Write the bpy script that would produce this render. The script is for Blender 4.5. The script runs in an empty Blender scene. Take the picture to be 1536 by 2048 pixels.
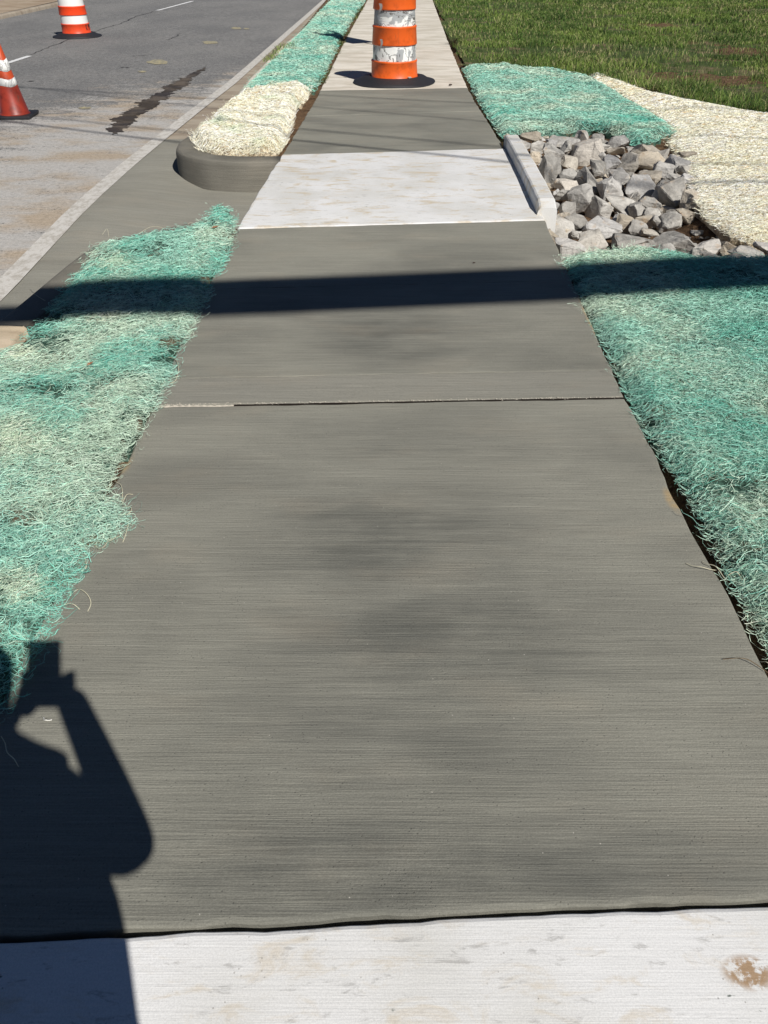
import bpy, bmesh, math, random
import numpy as np
from mathutils import Vector
random.seed(7); RNG = np.random.default_rng(11)
sc = bpy.context.scene
COL = sc.collection

# ------------------------------------------------------------------ camera
FPX, PITCH, CH = 1539.0, math.radians(37.3), 1.45
cam = bpy.data.cameras.new('camera'); camo = bpy.data.objects.new('camera', cam); COL.objects.link(camo)
camo.location = (0, 0, CH); camo.rotation_euler = (math.radians(90) - PITCH, 0, 0)
cam.sensor_fit = 'VERTICAL'; cam.sensor_height = 24.0; cam.lens = FPX / 2048 * 24.0
cam.clip_start = 0.05; cam.clip_end = 2000
sc.camera = camo
# ------------------------------------------------------------------ light
SX, SY = -0.571, 0.926                       # where a shadow falls, per metre of height
w = bpy.data.worlds.new('World'); sc.world = w; w.use_nodes = True
nt = w.node_tree; nt.nodes.clear()
sky = nt.nodes.new('ShaderNodeTexSky'); sky.sky_type = 'NISHITA'; sky.sun_disc = False
sky.sun_elevation = math.atan(1 / math.hypot(SX, SY)); sky.sun_rotation = math.atan2(-SX, -SY)
sky.air_density = 0.45; sky.dust_density = 0.05; sky.ozone_density = 3.5
bgn = nt.nodes.new('ShaderNodeBackground'); bgn.inputs[1].default_value = 0.05
wo = nt.nodes.new('ShaderNodeOutputWorld')
nt.links.new(sky.outputs[0], bgn.inputs[0]); nt.links.new(bgn.outputs[0], wo.inputs[0])
sl = bpy.data.lights.new('sun', 'SUN'); sl.energy = 5.0; sl.angle = math.radians(0.53); sl.color = (1.0, 0.968, 0.92)
so = bpy.data.objects.new('sun', sl); COL.objects.link(so)
so.rotation_euler = Vector((-SX, -SY, 1)).to_track_quat('Z', 'Y').to_euler(); so.location = (5, -8, 9)
sc.view_settings.view_transform = 'Standard'; sc.view_settings.look = 'None'
sc.view_settings.exposure = 0.0; sc.view_settings.gamma = 1.0; sc.view_settings.use_curve_mapping = False

# ------------------------------------------------------------------ geometry helpers
CP, SP = math.cos(PITCH), math.sin(PITCH)
def at(px, py, z=0.0):
    a = (px - 768) / FPX; b = -(py - 1024) / FPX
    dy = CP + b * SP; dz = -SP + b * CP
    t = (z - CH) / dz
    return a * t, dy * t
def P(y):       # height of the walk along its length
    return np.interp(y, [-5, 3.4, 4.2, 4.9, 5.8, 6.6, 8, 9.7, 12, 25, 60, 300], [0, 0, .012, .03, .022, 0, -.05, -.12, -.155, -.21, -.3, -.3])
def R(y):       # height of the road
    return np.interp(y, [-5, 3, 6, 8, 10, 12, 25, 60, 300], [-.15, -.15, -.16, -.2, -.25, -.29, -.36, -.45, -.45])
def surf(px, py, fn):
    z = 0.0
    for _ in range(25):
        x, y = at(px, py, z); z = .5 * z + .5 * float(fn(y))
    return x, y
def pts(lst, fn, off=0.0):
    return [surf(a, b, lambda y: fn(y) + off) for a, b in lst]

def hash2(ix, iy, seed):
    n = (ix.astype(np.int64) * 374761393 + iy.astype(np.int64) * 668265263 + seed * 1442695041) & 0xFFFFFFFF
    n = ((n ^ (n >> 13)) * 1274126177) & 0xFFFFFFFF
    return ((n ^ (n >> 16)) & 0xFFFF) / 65535.0
def vnoise(x, y, s, seed=0, octv=3):
    x = np.asarray(x, float); y = np.asarray(y, float); r = 0; a = 1; t = 0
    for o in range(octv):
        X = x * s + 37.1 * o; Y = y * s - 11.7 * o
        ix = np.floor(X); iy = np.floor(Y); fx = X - ix; fy = Y - iy
        fx = fx * fx * (3 - 2 * fx); fy = fy * fy * (3 - 2 * fy)
        h = lambda i, j: hash2(ix + i, iy + j, seed + o * 17)
        r = r + a * ((h(0, 0) * (1 - fx) + h(1, 0) * fx) * (1 - fy) + (h(0, 1) * (1 - fx) + h(1, 1) * fx) * fy)
        t += a; a *= .5; s *= 2
    return r / t
def inpoly(x, y, poly):
    x = np.asarray(x); y = np.asarray(y); c = np.zeros(x.shape, bool); n = len(poly)
    for i in range(n):
        x1, y1 = poly[i]; x2, y2 = poly[i - 1]
        if y1 == y2: continue
        m = ((y1 > y) != (y2 > y)) & (x < (x2 - x1) * (y - y1) / (y2 - y1) + x1)
        c ^= m
    return c
def edgedist(x, y, poly):
    d = np.full(np.shape(x), 1e9)
    for i in range(len(poly)):
        ax, ay = poly[i]; bx, by = poly[i - 1]
        vx, vy = bx - ax, by - ay; L = vx * vx + vy * vy + 1e-12
        t = np.clip(((x - ax) * vx + (y - ay) * vy) / L, 0, 1)
        d = np.minimum(d, np.hypot(x - ax - t * vx, y - ay - t * vy))
    return d

def link(name, me, mat=None, parent=None):
    o = bpy.data.objects.new(name, me); COL.objects.link(o)
    if mat and me is not None: me.materials.append(mat)
    if parent: o.parent = parent
    return o
def mesh(name, verts, faces, mat=None, parent=None, smooth=False):
    me = bpy.data.meshes.new(name); me.from_pydata([tuple(map(float, v)) for v in verts], [], faces); me.update()
    if smooth: me.polygons.foreach_set('use_smooth', [True] * len(me.polygons))
    return link(name, me, mat, parent)
def fast_quads(name, V, Q, mat, parent=None, colors=None, smooth=False):
    me = bpy.data.meshes.new(name)
    nv, nf = len(V), len(Q); k = Q.shape[1]
    me.vertices.add(nv); me.vertices.foreach_set('co', V.astype(np.float32).ravel())
    me.loops.add(nf * k); me.loops.foreach_set('vertex_index', Q.astype(np.int32).ravel())
    me.polygons.add(nf); me.polygons.foreach_set('loop_start', np.arange(0, nf * k, k, dtype=np.int32))
    me.update(calc_edges=True)
    me.polygons.foreach_set('use_smooth', np.full(nf, smooth))
    if colors is not None:
        a = me.color_attributes.new('tint_and_shade', 'FLOAT_COLOR', 'POINT')
        c = np.ones((nv, 4), np.float32); c[:, :3] = colors; a.data.foreach_set('color', c.ravel())
    return link(name, me, mat, parent)
def tag(o, label=None, cat=None, group=None, kind=None):
    for k, v in (('label', label), ('category', cat), ('group', group), ('kind', kind)):
        if v: o[k] = v
    return o
def empty(name, loc=(0, 0, 0)):
    o = bpy.data.objects.new(name, None); COL.objects.link(o); o.location = loc; o.empty_display_size = .1
    return o
def gridmesh(name, xs, ys, zf, mat, parent=None, mask=None):
    X, Y = np.meshgrid(xs, ys); Z = zf(X, Y)
    V = np.stack([X, Y, Z], -1).reshape(-1, 3); nx = len(xs)
    i, j = np.meshgrid(np.arange(nx - 1), np.arange(len(ys) - 1)); a = (j * nx + i).ravel()
    Q = np.stack([a, a + 1, a + nx + 1, a + nx], 1)
    if mask is not None:
        c = V[Q].mean(1); Q = Q[mask(c[:, 0], c[:, 1])]
        used, inv = np.unique(Q, return_inverse=True); V = V[used]; Q = inv.reshape(-1, 4)
    return fast_quads(name, V, Q, mat, parent, smooth=True)
def tube(name, path, r, mat, parent=None, n=10, cap=True):
    V = []; F = []; path = [Vector(p) for p in path]
    rs = r if isinstance(r, (list, tuple)) else [r] * len(path)
    for i, p in enumerate(path):
        d = (path[min(i + 1, len(path) - 1)] - path[max(i - 1, 0)]).normalized()
        u = d.cross(Vector((0, 0, 1))) if abs(d.z) < .95 else d.cross(Vector((1, 0, 0)))
        u.normalize(); v = d.cross(u)
        for k in range(n):
            a = 2 * math.pi * k / n; V.append(p + rs[i] * (u * math.cos(a) + v * math.sin(a)))
    for i in range(len(path) - 1):
        for k in range(n):
            F.append((i * n + k, i * n + (k + 1) % n, (i + 1) * n + (k + 1) % n, (i + 1) * n + k))
    if cap: F += [tuple(range(n))[::-1], tuple((len(path) - 1) * n + k for k in range(n))]
    return mesh(name, V, F, mat, parent, smooth=True)
def lathe(name, prof, mat, parent=None, n=48, wob=None, loc=(0, 0, 0)):
    V = []; F = []
    for i, (r, z) in enumerate(prof):
        for k in range(n):
            a = 2 * math.pi * k / n; rr, zz = (r, z) if wob is None else wob(r, z, a)
            V.append((loc[0] + rr * math.cos(a), loc[1] + rr * math.sin(a), loc[2] + zz))
    for i in range(len(prof) - 1):
        for k in range(n):
            F.append((i * n + k, i * n + (k + 1) % n, (i + 1) * n + (k + 1) % n, (i + 1) * n + k))
    return mesh(name, V, F, mat, parent, smooth=True)
def boxm(name, c, s, mat, parent=None, rz=0.0, bevel=0.0):
    bm = bmesh.new(); bmesh.ops.create_cube(bm, size=1)
    for v in bm.verts: v.co = Vector((v.co.x * s[0], v.co.y * s[1], v.co.z * s[2]))
    if bevel: bmesh.ops.bevel(bm, geom=bm.edges[:], offset=bevel, segments=2, affect='EDGES', profile=.5)
    ca, sa = math.cos(rz), math.sin(rz)
    for v in bm.verts: v.co = Vector((c[0] + v.co.x * ca - v.co.y * sa, c[1] + v.co.x * sa + v.co.y * ca, c[2] + v.co.z))
    me = bpy.data.meshes.new(name); bm.to_mesh(me); bm.free(); return link(name, me, mat, parent)

# ------------------------------------------------------------------ materials
class M:
    def __init__(s, name, rough=.9, spec=.3):
        s.m = bpy.data.materials.new(name); s.m.use_nodes = True; s.t = s.m.node_tree; s.n = s.t.nodes; s.l = s.t.links
        s.b = s.n['Principled BSDF']; s.b.inputs['Roughness'].default_value = rough; s.b.inputs['Specular IOR Level'].default_value = spec
        s.pos = s.n.new('ShaderNodeNewGeometry').outputs['Position']; s._o = None
    def node(s, typ, **k):
        n = s.n.new(typ)
        for a, b in k.items(): setattr(n, a, b)
        return n
    def put(s, sock, v):
        if hasattr(v, 'is_linked') or isinstance(v, bpy.types.NodeSocket): s.l.new(v, sock)
        else: sock.default_value = v if not isinstance(v, tuple) or len(v) != 3 or len(sock.default_value) == 3 else (*v, 1)
    def obj(s):
        if s._o is None: s._o = s.n.new('ShaderNodeTexCoord').outputs['Object']
        return s._o
    def vec(s, sx, sy, sz=1, rot=0.0, src=None):
        n = s.node('ShaderNodeMapping'); n.inputs['Scale'].default_value = (sx, sy, sz); n.inputs['Rotation'].default_value = (0, 0, rot)
        s.l.new(src or s.pos, n.inputs['Vector']); return n.outputs[0]
    def noise(s, vec, scale=1.0, detail=3, rough=.55, dist=0.0):
        n = s.node('ShaderNodeTexNoise'); s.l.new(vec, n.inputs['Vector'])
        n.inputs['Scale'].default_value = scale; n.inputs['Detail'].default_value = detail
        n.inputs['Roughness'].default_value = rough; n.inputs['Distortion'].default_value = dist; return n.outputs['Fac']
    def vor(s, vec, scale, feature='F1'):
        n = s.node('ShaderNodeTexVoronoi', feature=feature); s.l.new(vec, n.inputs['Vector']); n.inputs['Scale'].default_value = scale
        return n.outputs['Distance']
    def ramp(s, f, lo, hi, a=0.0, b=1.0):
        n = s.node('ShaderNodeMapRange', interpolation_type='SMOOTHSTEP'); s.put(n.inputs['Value'], f)
        for i, v in zip((1, 2, 3, 4), (lo, hi, a, b)): n.inputs[i].default_value = v
        return n.outputs[0]
    def math(s, op, a, b=0.0, c=0.0):
        n = s.node('ShaderNodeMath', operation=op); s.put(n.inputs[0], a); s.put(n.inputs[1], b); s.put(n.inputs[2], c); return n.outputs[0]
    def mix(s, f, a, b, mode='MIX'):
        n = s.node('ShaderNodeMix', data_type='RGBA', blend_type=mode); s.put(n.inputs[0], f); s.put(n.inputs[6], a); s.put(n.inputs[7], b); return n.outputs[2]
    def mul(s, c, f):    # scale a colour by a number
        n = s.node('ShaderNodeVectorMath', operation='SCALE'); s.put(n.inputs[0], c); s.put(n.inputs['Scale'], f); return n.outputs[0]
    def blob(s, x, y, rx, ry, soft=1.0):
        n = s.node('ShaderNodeVectorMath', operation='SUBTRACT'); s.l.new(s.pos, n.inputs[0]); n.inputs[1].default_value = (x, y, 0)
        m = s.node('ShaderNodeVectorMath', operation='MULTIPLY'); s.l.new(n.outputs[0], m.inputs[0]); m.inputs[1].default_value = (1 / rx, 1 / ry, 0)
        q = s.node('ShaderNodeVectorMath', operation='LENGTH'); s.l.new(m.outputs[0], q.inputs[0])
        return s.ramp(q.outputs['Value'], 1.0, 1.0 - soft, 0.0, 1.0) if False else s.math('SUBTRACT', 1.0, s.ramp(q.outputs['Value'], 1 - soft, 1.0))
    def out(s, col, bump=None, dist=.002, strength=.5, rough=None):
        s.put(s.b.inputs['Base Color'], col)
        if rough is not None: s.put(s.b.inputs['Roughness'], rough)
        if bump is not None:
            n = s.node('ShaderNodeBump'); s.put(n.inputs['Height'], bump); n.inputs['Distance'].default_value = dist; n.inputs['Strength'].default_value = strength
            s.l.new(n.outputs[0], s.b.inputs['Normal'])
        return s.m
BROOM = math.radians(-2.0)
def mat_fresh(name, lite=(.266, .258, .214), dark=(.112, .112, .097), damp=(), tanw=.15, dust=(), kerb=False):
    m = M(name, .85, .25)
    st1 = m.noise(m.vec(4, 4, 210) if kerb else m.vec(5, 230, 1, BROOM), 1, 3, .65)
    st2 = m.noise(m.vec(2, 2, 70) if kerb else m.vec(1.6, 60, 1, BROOM), 1, 4, .65)
    st3 = m.noise(m.vec(3, 3, 12) if kerb else m.vec(.5, 13, 1, BROOM), 1, 3, .6)
    big = m.noise(m.vec(.8, 1.5, 1), 1.3, 4, .55, .4)
    grain = m.noise(m.pos, 230, 4, .85)
    f = m.ramp(big, .36, .78, 0, .6)
    for (x, y, rx, ry, a) in damp:
        bl = m.math('MULTIPLY', m.blob(x, y, rx, ry, .9), m.ramp(m.math('ADD', m.math('MULTIPLY', m.noise(m.vec(1.5, 3.5, 1, BROOM), 1.6, 5, .6), .6), m.math('MULTIPLY', m.noise(m.vec(1.3, 38, 1, BROOM), 1.0, 4, .65), .4)), .32, .64, .25, .95))
        f = m.math('MAXIMUM', f, m.math('MULTIPLY', bl, a))
    c = m.mix(f, lite, dark)
    tn = m.ramp(m.noise(m.vec(1, 2), 2.4, 4), .5, .75, 0, tanw)
    c = m.mix(tn, c, (.36, .30, .22))
    for (x, y, rx, ry) in dust: c = m.mix(m.math('MULTIPLY', m.blob(x, y, rx, ry, .7), m.ramp(m.noise(m.pos, 13, 4), .3, .6, 0, .8)), c, (.42, .30, .15))
    st1 = m.ramp(st1, .3, .7); grain = m.ramp(grain, .34, .66)
    k = m.math('ADD', m.math('MULTIPLY', st1, .20), m.math('MULTIPLY', st2, .38))
    k = m.math('ADD', k, m.math('MULTIPLY', st3, .22)); k = m.math('ADD', k, m.math('MULTIPLY', grain, .24))
    k = m.math('ADD', k, .48)
    c = m.mul(c, k)
    pv = m.vor(m.pos, 75); gate = m.ramp(m.noise(m.pos, 9, 2), .38, .55)
    pit = m.math('MULTIPLY', m.math('SUBTRACT', 1.0, m.ramp(pv, .09, .15)), gate)
    c = m.mix(m.math('MULTIPLY', pit, .5), c, (.06, .06, .052))
    lf = m.math('SUBTRACT', 1.0, m.ramp(m.vor(m.pos, 21), .025, .035))
    c = m.mix(m.math('MULTIPLY', lf, .6), c, (.6, .57, .5))
    h = m.math('ADD', m.math('MULTIPLY', st1, 1.0), m.math('MULTIPLY', grain, .5))
    h = m.math('SUBTRACT', h, pit)
    return m.out(c, h, .0016, .55)
def mat_white(name, spot=None, tsc=3.2, ta=.42):
    m = M(name, .8, .3)
    st = m.noise(m.vec(3, 220, 1, BROOM), 1, 3, .65)
    fl = m.noise(m.vec(9, 34, 1, BROOM), 1.3, 5, .7, .5)
    tan = m.noise(m.vec(2.2, 5.0, 1), tsc, 6, .68, .8)
    grain = m.noise(m.pos, 300, 2, .7)
    c = m.mix(m.ramp(m.noise(m.pos, 2.3, 3), .35, .7), (.74, .735, .72), (.63, .62, .585))
    c = m.mix(m.ramp(tan, .50, .68, 0, ta), c, (.56, .46, .31))
    c = m.mix(m.ramp(fl, .57, .68, 0, .6), c, (.36, .35, .33))
    c = m.mix(m.math('MULTIPLY', m.ramp(m.noise(m.vec(1, 1.6), 26, 3, .6), .66, .74), m.ramp(m.noise(m.pos, 3.1, 2), .48, .62)), c, (.17, .19, .17))
    sp_ = m.math('MULTIPLY', m.math('SUBTRACT', 1.0, m.ramp(m.vor(m.pos, 55), .06, .12)), m.ramp(m.noise(m.pos, 6, 3), .48, .6)); c = m.mix(m.math('MULTIPLY', sp_, .55), c, (.22, .2, .18))
    if spot:
        q = m.math('MULTIPLY', m.blob(*spot, .5), m.ramp(m.noise(m.pos, 38, 4, .65), .40, .52))
        c = m.mix(q, c, (.38, .26, .16))
    k = m.math('ADD', m.math('MULTIPLY', st, .12), m.math('MULTIPLY', m.ramp(grain, .32, .68), .14)); k = m.math('ADD', k, .87)
    c = m.mul(c, k)
    return m.out(c, m.math('ADD', m.math('MULTIPLY', st, .8), m.math('MULTIPLY', fl, .8)), .002, .5)
def mat_old(name, a=(.72, .67, .58), b=(.54, .49, .40), stain=(.36, .30, .22)):
    m = M(name, .9, .2)
    st = m.noise(m.vec(1.5, 30, 1, BROOM), 1, 3, .6); big = m.noise(m.vec(1, 2.2), 1.6, 5, .6, .5); g = m.noise(m.pos, 130, 3, .7)
    c = m.mix(m.ramp(big, .35, .68), a, b); c = m.mix(m.ramp(m.noise(m.vec(1.2, 4), 2.6, 5, .65), .56, .74, 0, .6), c, stain)
    k = m.math('ADD', m.math('MULTIPLY', st, .3), m.math('MULTIPLY', g, .35)); k = m.math('ADD', k, .68)
    return m.out(m.mul(c, k), g, .003, .5)
def mat_soil(name, a=(.20, .125, .07), b=(.09, .055, .035)):
    m = M(name, .95, .1); n = m.noise(m.pos, 14, 6, .7); g = m.noise(m.pos, 90, 3, .7)
    c = m.mix(m.ramp(n, .35, .65), b, a); c = m.mul(c, m.math('ADD', m.math('MULTIPLY', g, .9), .55))
    c = m.mix(m.math('SUBTRACT', 1.0, m.ramp(m.vor(m.pos, 30), .1, .18)), c, (.3, .24, .17))
    return m.out(c, m.math('ADD', n, m.math('MULTIPLY', g, .4)), .03, .9)
def mat_asphalt():
    m = M('asphalt', .85, .3)
    ag = m.math('ADD', m.math('MULTIPLY', m.noise(m.pos, 110, 3, .75), .5), m.math('MULTIPLY', m.noise(m.pos, 34, 3, .8), .5)); vo = m.vor(m.pos, 95)
    big = m.math('ADD', m.math('MULTIPLY', m.noise(m.vec(1, .6), .7, 4, .6), .5), m.math('MULTIPLY', m.noise(m.vec(1.5, 1), 7, 4, .7), .5))
    c = m.mix(m.ramp(big, .38, .62), (.158, .156, .152), (.222, .216, .205))
    c = m.mul(c, m.math('ADD', m.math('MULTIPLY', m.ramp(ag, .36, .64), 1.1), .48))
    c = m.mix(m.math('SUBTRACT', 1.0, m.ramp(vo, .13, .2)), c, (.32, .31, .3))
    # construction dust tracked over the lane beside the inlet
    sp = m.node('ShaderNodeSeparateXYZ'); m.l.new(m.pos, sp.inputs[0]); x, y = sp.outputs[0], sp.outputs[1]
    zone = m.math('MULTIPLY', m.ramp(x, -5.6, -2.7), m.math('SUBTRACT', 1.0, m.ramp(y, 7.5, 15.5)))
    edge = m.math('MULTIPLY', m.ramp(x, -2.75, -2.2), m.math('SUBTRACT', 1.0, m.ramp(y, 10.0, 17.0)))
    zone = m.math('MAXIMUM', zone, m.math('MULTIPLY', edge, .8))
    d1 = m.noise(m.vec(1.3, 2.6, 1, .15), 1.3, 6, .68, .8); d2 = m.noise(m.vec(4, 24, 1, .12), 1.0, 5, .7, .5)
    dd = m.math('ADD', m.math('MULTIPLY', d1, .65), m.math('MULTIPLY', d2, .45))
    thr = m.math('SUBTRACT', dd, m.math('SUBTRACT', .78, m.math('MULTIPLY', zone, .425)))
    dust = m.ramp(m.math('ADD', thr, m.math('MULTIPLY', m.math('SUBTRACT', ag, .5), .9)), -.06, .13, 0, .9)
    dc = m.mix(m.ramp(m.noise(m.vec(1, 1.5), 1.6, 4), .42, .68), (.47, .45, .42), (.43, .35, .26))
    dc = m.mul(dc, m.math('ADD', m.math('MULTIPLY', ag, 1.7), .15))
    c = m.mix(dust, c, dc)
    return m.out(c, m.math('ADD', ag, m.math('MULTIPLY', vo, -.5)), .006, .6)
def mat_flat(name, col, rough=.8, var=.25, scale=20, spec=.3, bump=.001):
    m = M(name, rough, spec); n = m.noise(m.pos, scale, 4, .6)
    return m.out(m.mul(m.mix(0.0, col, col), m.math('ADD', m.math('MULTIPLY', n, var * 2), 1 - var)), n, bump, .5)
def mat_dye(name, gain=1.0, transl=.15):
    m = M(name, .75, .2); a = m.node('ShaderNodeVertexColor', layer_name='tint_and_shade')
    m.out(a.outputs[0])
    return m.m
def mat_paint(name, col=(.7, .69, .66), under=(.2, .2, .2), lo=.42, hi=.55, dusty=None):
    m = M(name, .75, .3); n = m.noise(m.vec(8, 5), 3, 6, .7); c = m.mix(m.ramp(n, lo, hi), under, col)
    if dusty: c = m.mix(m.ramp(m.noise(m.pos, 1.7, 4), .35, .6), c, dusty)
    return m.out(m.mul(c, m.math('ADD', m.math('MULTIPLY', m.noise(m.pos, 120, 2), .4), .8)), n, .002, .4)
def mat_rock():
    m = M('riprap_stone', .9, .2); o = m.obj()
    inf = m.node('ShaderNodeObjectInfo'); rnd = inf.outputs['Random']
    off = m.node('ShaderNodeVectorMath', operation='ADD'); m.l.new(m.pos, off.inputs[0])
    cb = m.node('ShaderNodeCombineXYZ'); m.l.new(m.math('MULTIPLY', rnd, 50.0), cb.inputs[0]); m.l.new(cb.outputs[0], off.inputs[1])
    v = off.outputs[0]
    n1 = m.noise(v, 9, 5, .65, .6); n2 = m.noise(v, 60, 4, .7)
    ms = m.node('ShaderNodeMapping'); ms.inputs['Scale'].default_value = (6, 6, 45); ms.inputs['Rotation'].default_value = (.5, .7, 0)
    m.l.new(v, ms.inputs['Vector']); strat = m.noise(ms.outputs[0], 1, 4, .6)
    c = m.mix(m.ramp(n1, .35, .66), (.45, .43, .39), (.27, .255, .23))
    rw = m.math('FRACT', m.math('MULTIPLY', rnd, 7.31))
    c = m.mix(m.ramp(rw, .5, 1.0, 0, .75), c, (.47, .40, .30))
    c = m.mul(c, m.math('ADD', m.math('MULTIPLY', m.math('FRACT', m.math('MULTIPLY', rnd, 57.3)), .5), .72))
    rb = m.math('FRACT', m.math('MULTIPLY', rnd, 23.7))
    c = m.mix(m.ramp(rb, .7, 1.0, 0, .6), c, (.50, .49, .48))
    c = m.mix(m.ramp(m.noise(v, 15, 4, .6), .58, .72, 0, .55), c, (.36, .25, .15))
    c = m.mix(m.ramp(strat, .6, .72, 0, .5), c, (.12, .12, .12))
    c = m.mul(c, m.math('ADD', m.math('MULTIPLY', n2, .8), .65))
    h = m.math('ADD', m.math('MULTIPLY', n1, 2.0), m.math('ADD', m.math('MULTIPLY', n2, .5), m.math('MULTIPLY', strat, .9)))
    return m.out(c, h, .012, .85)

def spx(a, b): return surf(a, b, P)
damps = []
for (a, b, ra, rb, al) in [(790, 1080, 520, 190, .95), (790, 672, 300, 95, .95), (900, 1270, 760, 190, .95), (850, 1740, 1300, 210, 1), (760, 1480, 800, 250, .75), (860, 900, 380, 70, .55)]:
    x, y = spx(a, b); xa, _ = spx(a + ra, b); _, y0 = spx(a, b - rb); damps.append((x, y, abs(xa - x), abs(y0 - y), al))
FRESH = mat_fresh('fresh_concrete', damp=damps, dust=[(*spx(240, 930), .045, .13), (*spx(345, 700), .03, .1), (*spx(440, 520), .04, .14), (*spx(1345, 1000), .03, .09), (*spx(1180, 640), .02, .3)])
FRESHM = mat_fresh('fresh_concrete_margin', lite=(.262, .252, .212), dark=(.225, .218, .185), damp=())
FRESH2 = mat_fresh('fresh_concrete_kerb', lite=(.285, .275, .232), dark=(.215, .205, .17), tanw=.15)
KERB = mat_fresh('fresh_concrete_curb', lite=(.20, .187, .155), dark=(.125, .118, .098), tanw=.12, kerb=True)
sx_, sy_ = spx(1497, 1945); WHITE = mat_white('white_concrete', (sx_, sy_, .055, .035)); WHITE2 = mat_white('white_concrete_crossing', None, 2.2, .8)
OLD = mat_old('old_concrete'); OLDG = mat_old('gutter_concrete', (.40, .345, .27), (.29, .235, .18), (.2, .15, .1))
SOIL = mat_soil('soil'); ASPH = mat_asphalt()
RUB = mat_flat('black_rubber', (.022, .022, .025), .6, .35, 30, .4, .003)

# ------------------------------------------------------------------ the walk: separate slabs with tooled edges and open joints
Lpx = [(735, 0), (690, 80), (640, 181), (565, 310), (475, 457), (390, 620), (305, 812), (217, 990), (78, 1245), (-30, 1470)]
Rpx = [(865, 0), (897, 85), (935, 175), (1010, 298), (1090, 440), (1130, 530), (1175, 630), (1250, 795), (1300, 890), (1340, 975), (1400, 1090), (1460, 1200), (1536, 1345)]
Lw = sorted(pts(Lpx, P), key=lambda q: q[1]); Rw = sorted(pts(Rpx, P), key=lambda q: q[1])
def edge_fn(w):
    ys = [q[1] for q in w]; xs = [q[0] for q in w]
    s = (xs[-1] - xs[-2]) / (ys[-1] - ys[-2])
    return lambda y: np.where(np.asarray(y) > ys[-1], xs[-1] + s * (np.asarray(y) - ys[-1]), np.interp(y, ys, xs))
xL, xR = edge_fn(Lw), edge_fn(Rw)
walk = empty('sidewalk'); tag(walk, 'concrete sidewalk of pale, fresh grey and old beige slabs', kind='structure')
def slab(yl0, yr0, yl1, yr1, mat, label=None, gap0=.004, gap1=.004, dz=0.0, nx=56, seed=1, soft=(1.0, 1.0)):
    ny = max(6, int((yl1 - yl0) / .06)); ny = min(ny, 40)
    ss = [0, .004, .012] + list(np.linspace(.03, .97, nx)) + [.988, .996, 1]
    ln = max(.3, yl1 - yl0); e = .010 / ln
    ts = [0, e * .35, e] + list(np.linspace(.04, .96, ny)) + [1 - e, 1 - e * .35, 1]
    S, T = np.meshgrid(ss, ts)
    Y0 = yl0 + (yr0 - yl0) * S + gap0; Y1 = yl1 + (yr1 - yl1) * S - gap1
    Y = Y0 + (Y1 - Y0) * T
    X = xL(Y) + (xR(Y) - xL(Y)) * S
    jag = (vnoise(X * 1.0, Y * 0 + seed, 14, seed, 4) - .5) * .012
    Y = Y + jag * (np.abs(T - .5) > .485)
    jx = (vnoise(Y * 1.0, X * 0 + seed, 9, seed + 5, 4) - .5) * .018
    X = X + jx * (np.abs(S - .5) > .485)
    ed = np.minimum(np.minimum(S, 1 - S) * 1.8, np.minimum(T, 1 - T) * ln)
    e0, e1 = soft; dE = np.where(T < .5, e0, e1) * (np.minimum(T, 1 - T) * ln < np.minimum(S, 1 - S) * 1.8) + 1.0 * (np.minimum(T, 1 - T) * ln >= np.minimum(S, 1 - S) * 1.8)
    drop = np.interp(ed, [0, .0035, .009], [.007, .0022, 0]) * dE
    Z = P(Y) + dz - drop + (vnoise(X, Y, 1.5, seed + 9, 3) - .5) * .004
    V = np.stack([X, Y, Z], -1).reshape(-1, 3); nX = len(ss); nT = len(ts)
    i, j = np.meshgrid(np.arange(nX - 1), np.arange(nT - 1)); a = (j * nX + i).ravel()
    Q = np.stack([a, a + 1, a + nX + 1, a + nX], 1)
    per = [k for k in range(nX)] + [j * nX + nX - 1 for j in range(1, nT)] + [(nT - 1) * nX + k for k in range(nX - 2, -1, -1)] + [j * nX for j in range(nT - 2, 0, -1)]
    n0 = len(V); low = V[per].copy(); low[:, 2] -= .10; V = np.vstack([V, low])
    m = len(per); q2 = np.array([[per[k], n0 + k, n0 + (k + 1) % m, per[(k + 1) % m]] for k in range(m)])
    o = fast_quads('slab', V, np.vstack([Q, q2]), mat, walk, smooth=False)
    if label: o['label'] = label
    return o
def jy(a, b): return spx(*a)[1], spx(*b)[1]
def ext(a, b):       # joint seen between two pixels, carried to both edges of the walk
    (x0, y0), (x1, y1) = spx(*a), spx(*b); s = (y1 - y0) / (x1 - x0)
    yl = y0; yr = y1
    for _ in range(6): yl = y0 + s * (float(xL(yl)) - x0); yr = y0 + s * (float(xR(yr)) - x0)
    return yl, yr
J0 = ext((300, 1861), (1500, 1803)); J1 = ext((318, 812), (1250, 795)); Jb = ext((350, 756), (1238, 739)); Jc = ext((398, 578), (1133, 561))
J2 = ext((475, 457), (1090, 440)); J3 = ext((565, 310), (1010, 298)); J4 = ext((620, 232), (965, 222)); J5 = ext((640, 181), (935, 175))
slab(-1.3, -1.26, *J0, WHITE, 'white weathered slab across the near end of the walk', .004, .0055, seed=3)
slab(*J0, *J1, FRESH, 'large fresh grey broom finished slab with damp patches', .006, .004, seed=4)
slab(*J1, *Jb, FRESHM, 'narrow smooth grey band beyond the open joint', .006, .0003, seed=5, soft=(1, .4))
slab(*Jb, *Jc, FRESH, 'fresh grey slab with a damp patch in its middle', .0003, .0002, seed=6, soft=(.3, .2))
slab(*Jc, *J2, FRESH, 'fresh grey slab just before the white crossing slab', .0002, .001, seed=7, soft=(.1, .6))
slab(*J2, *J3, WHITE2, 'white stained slab crossing the drain', .001, .001, .004, seed=8)
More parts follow.
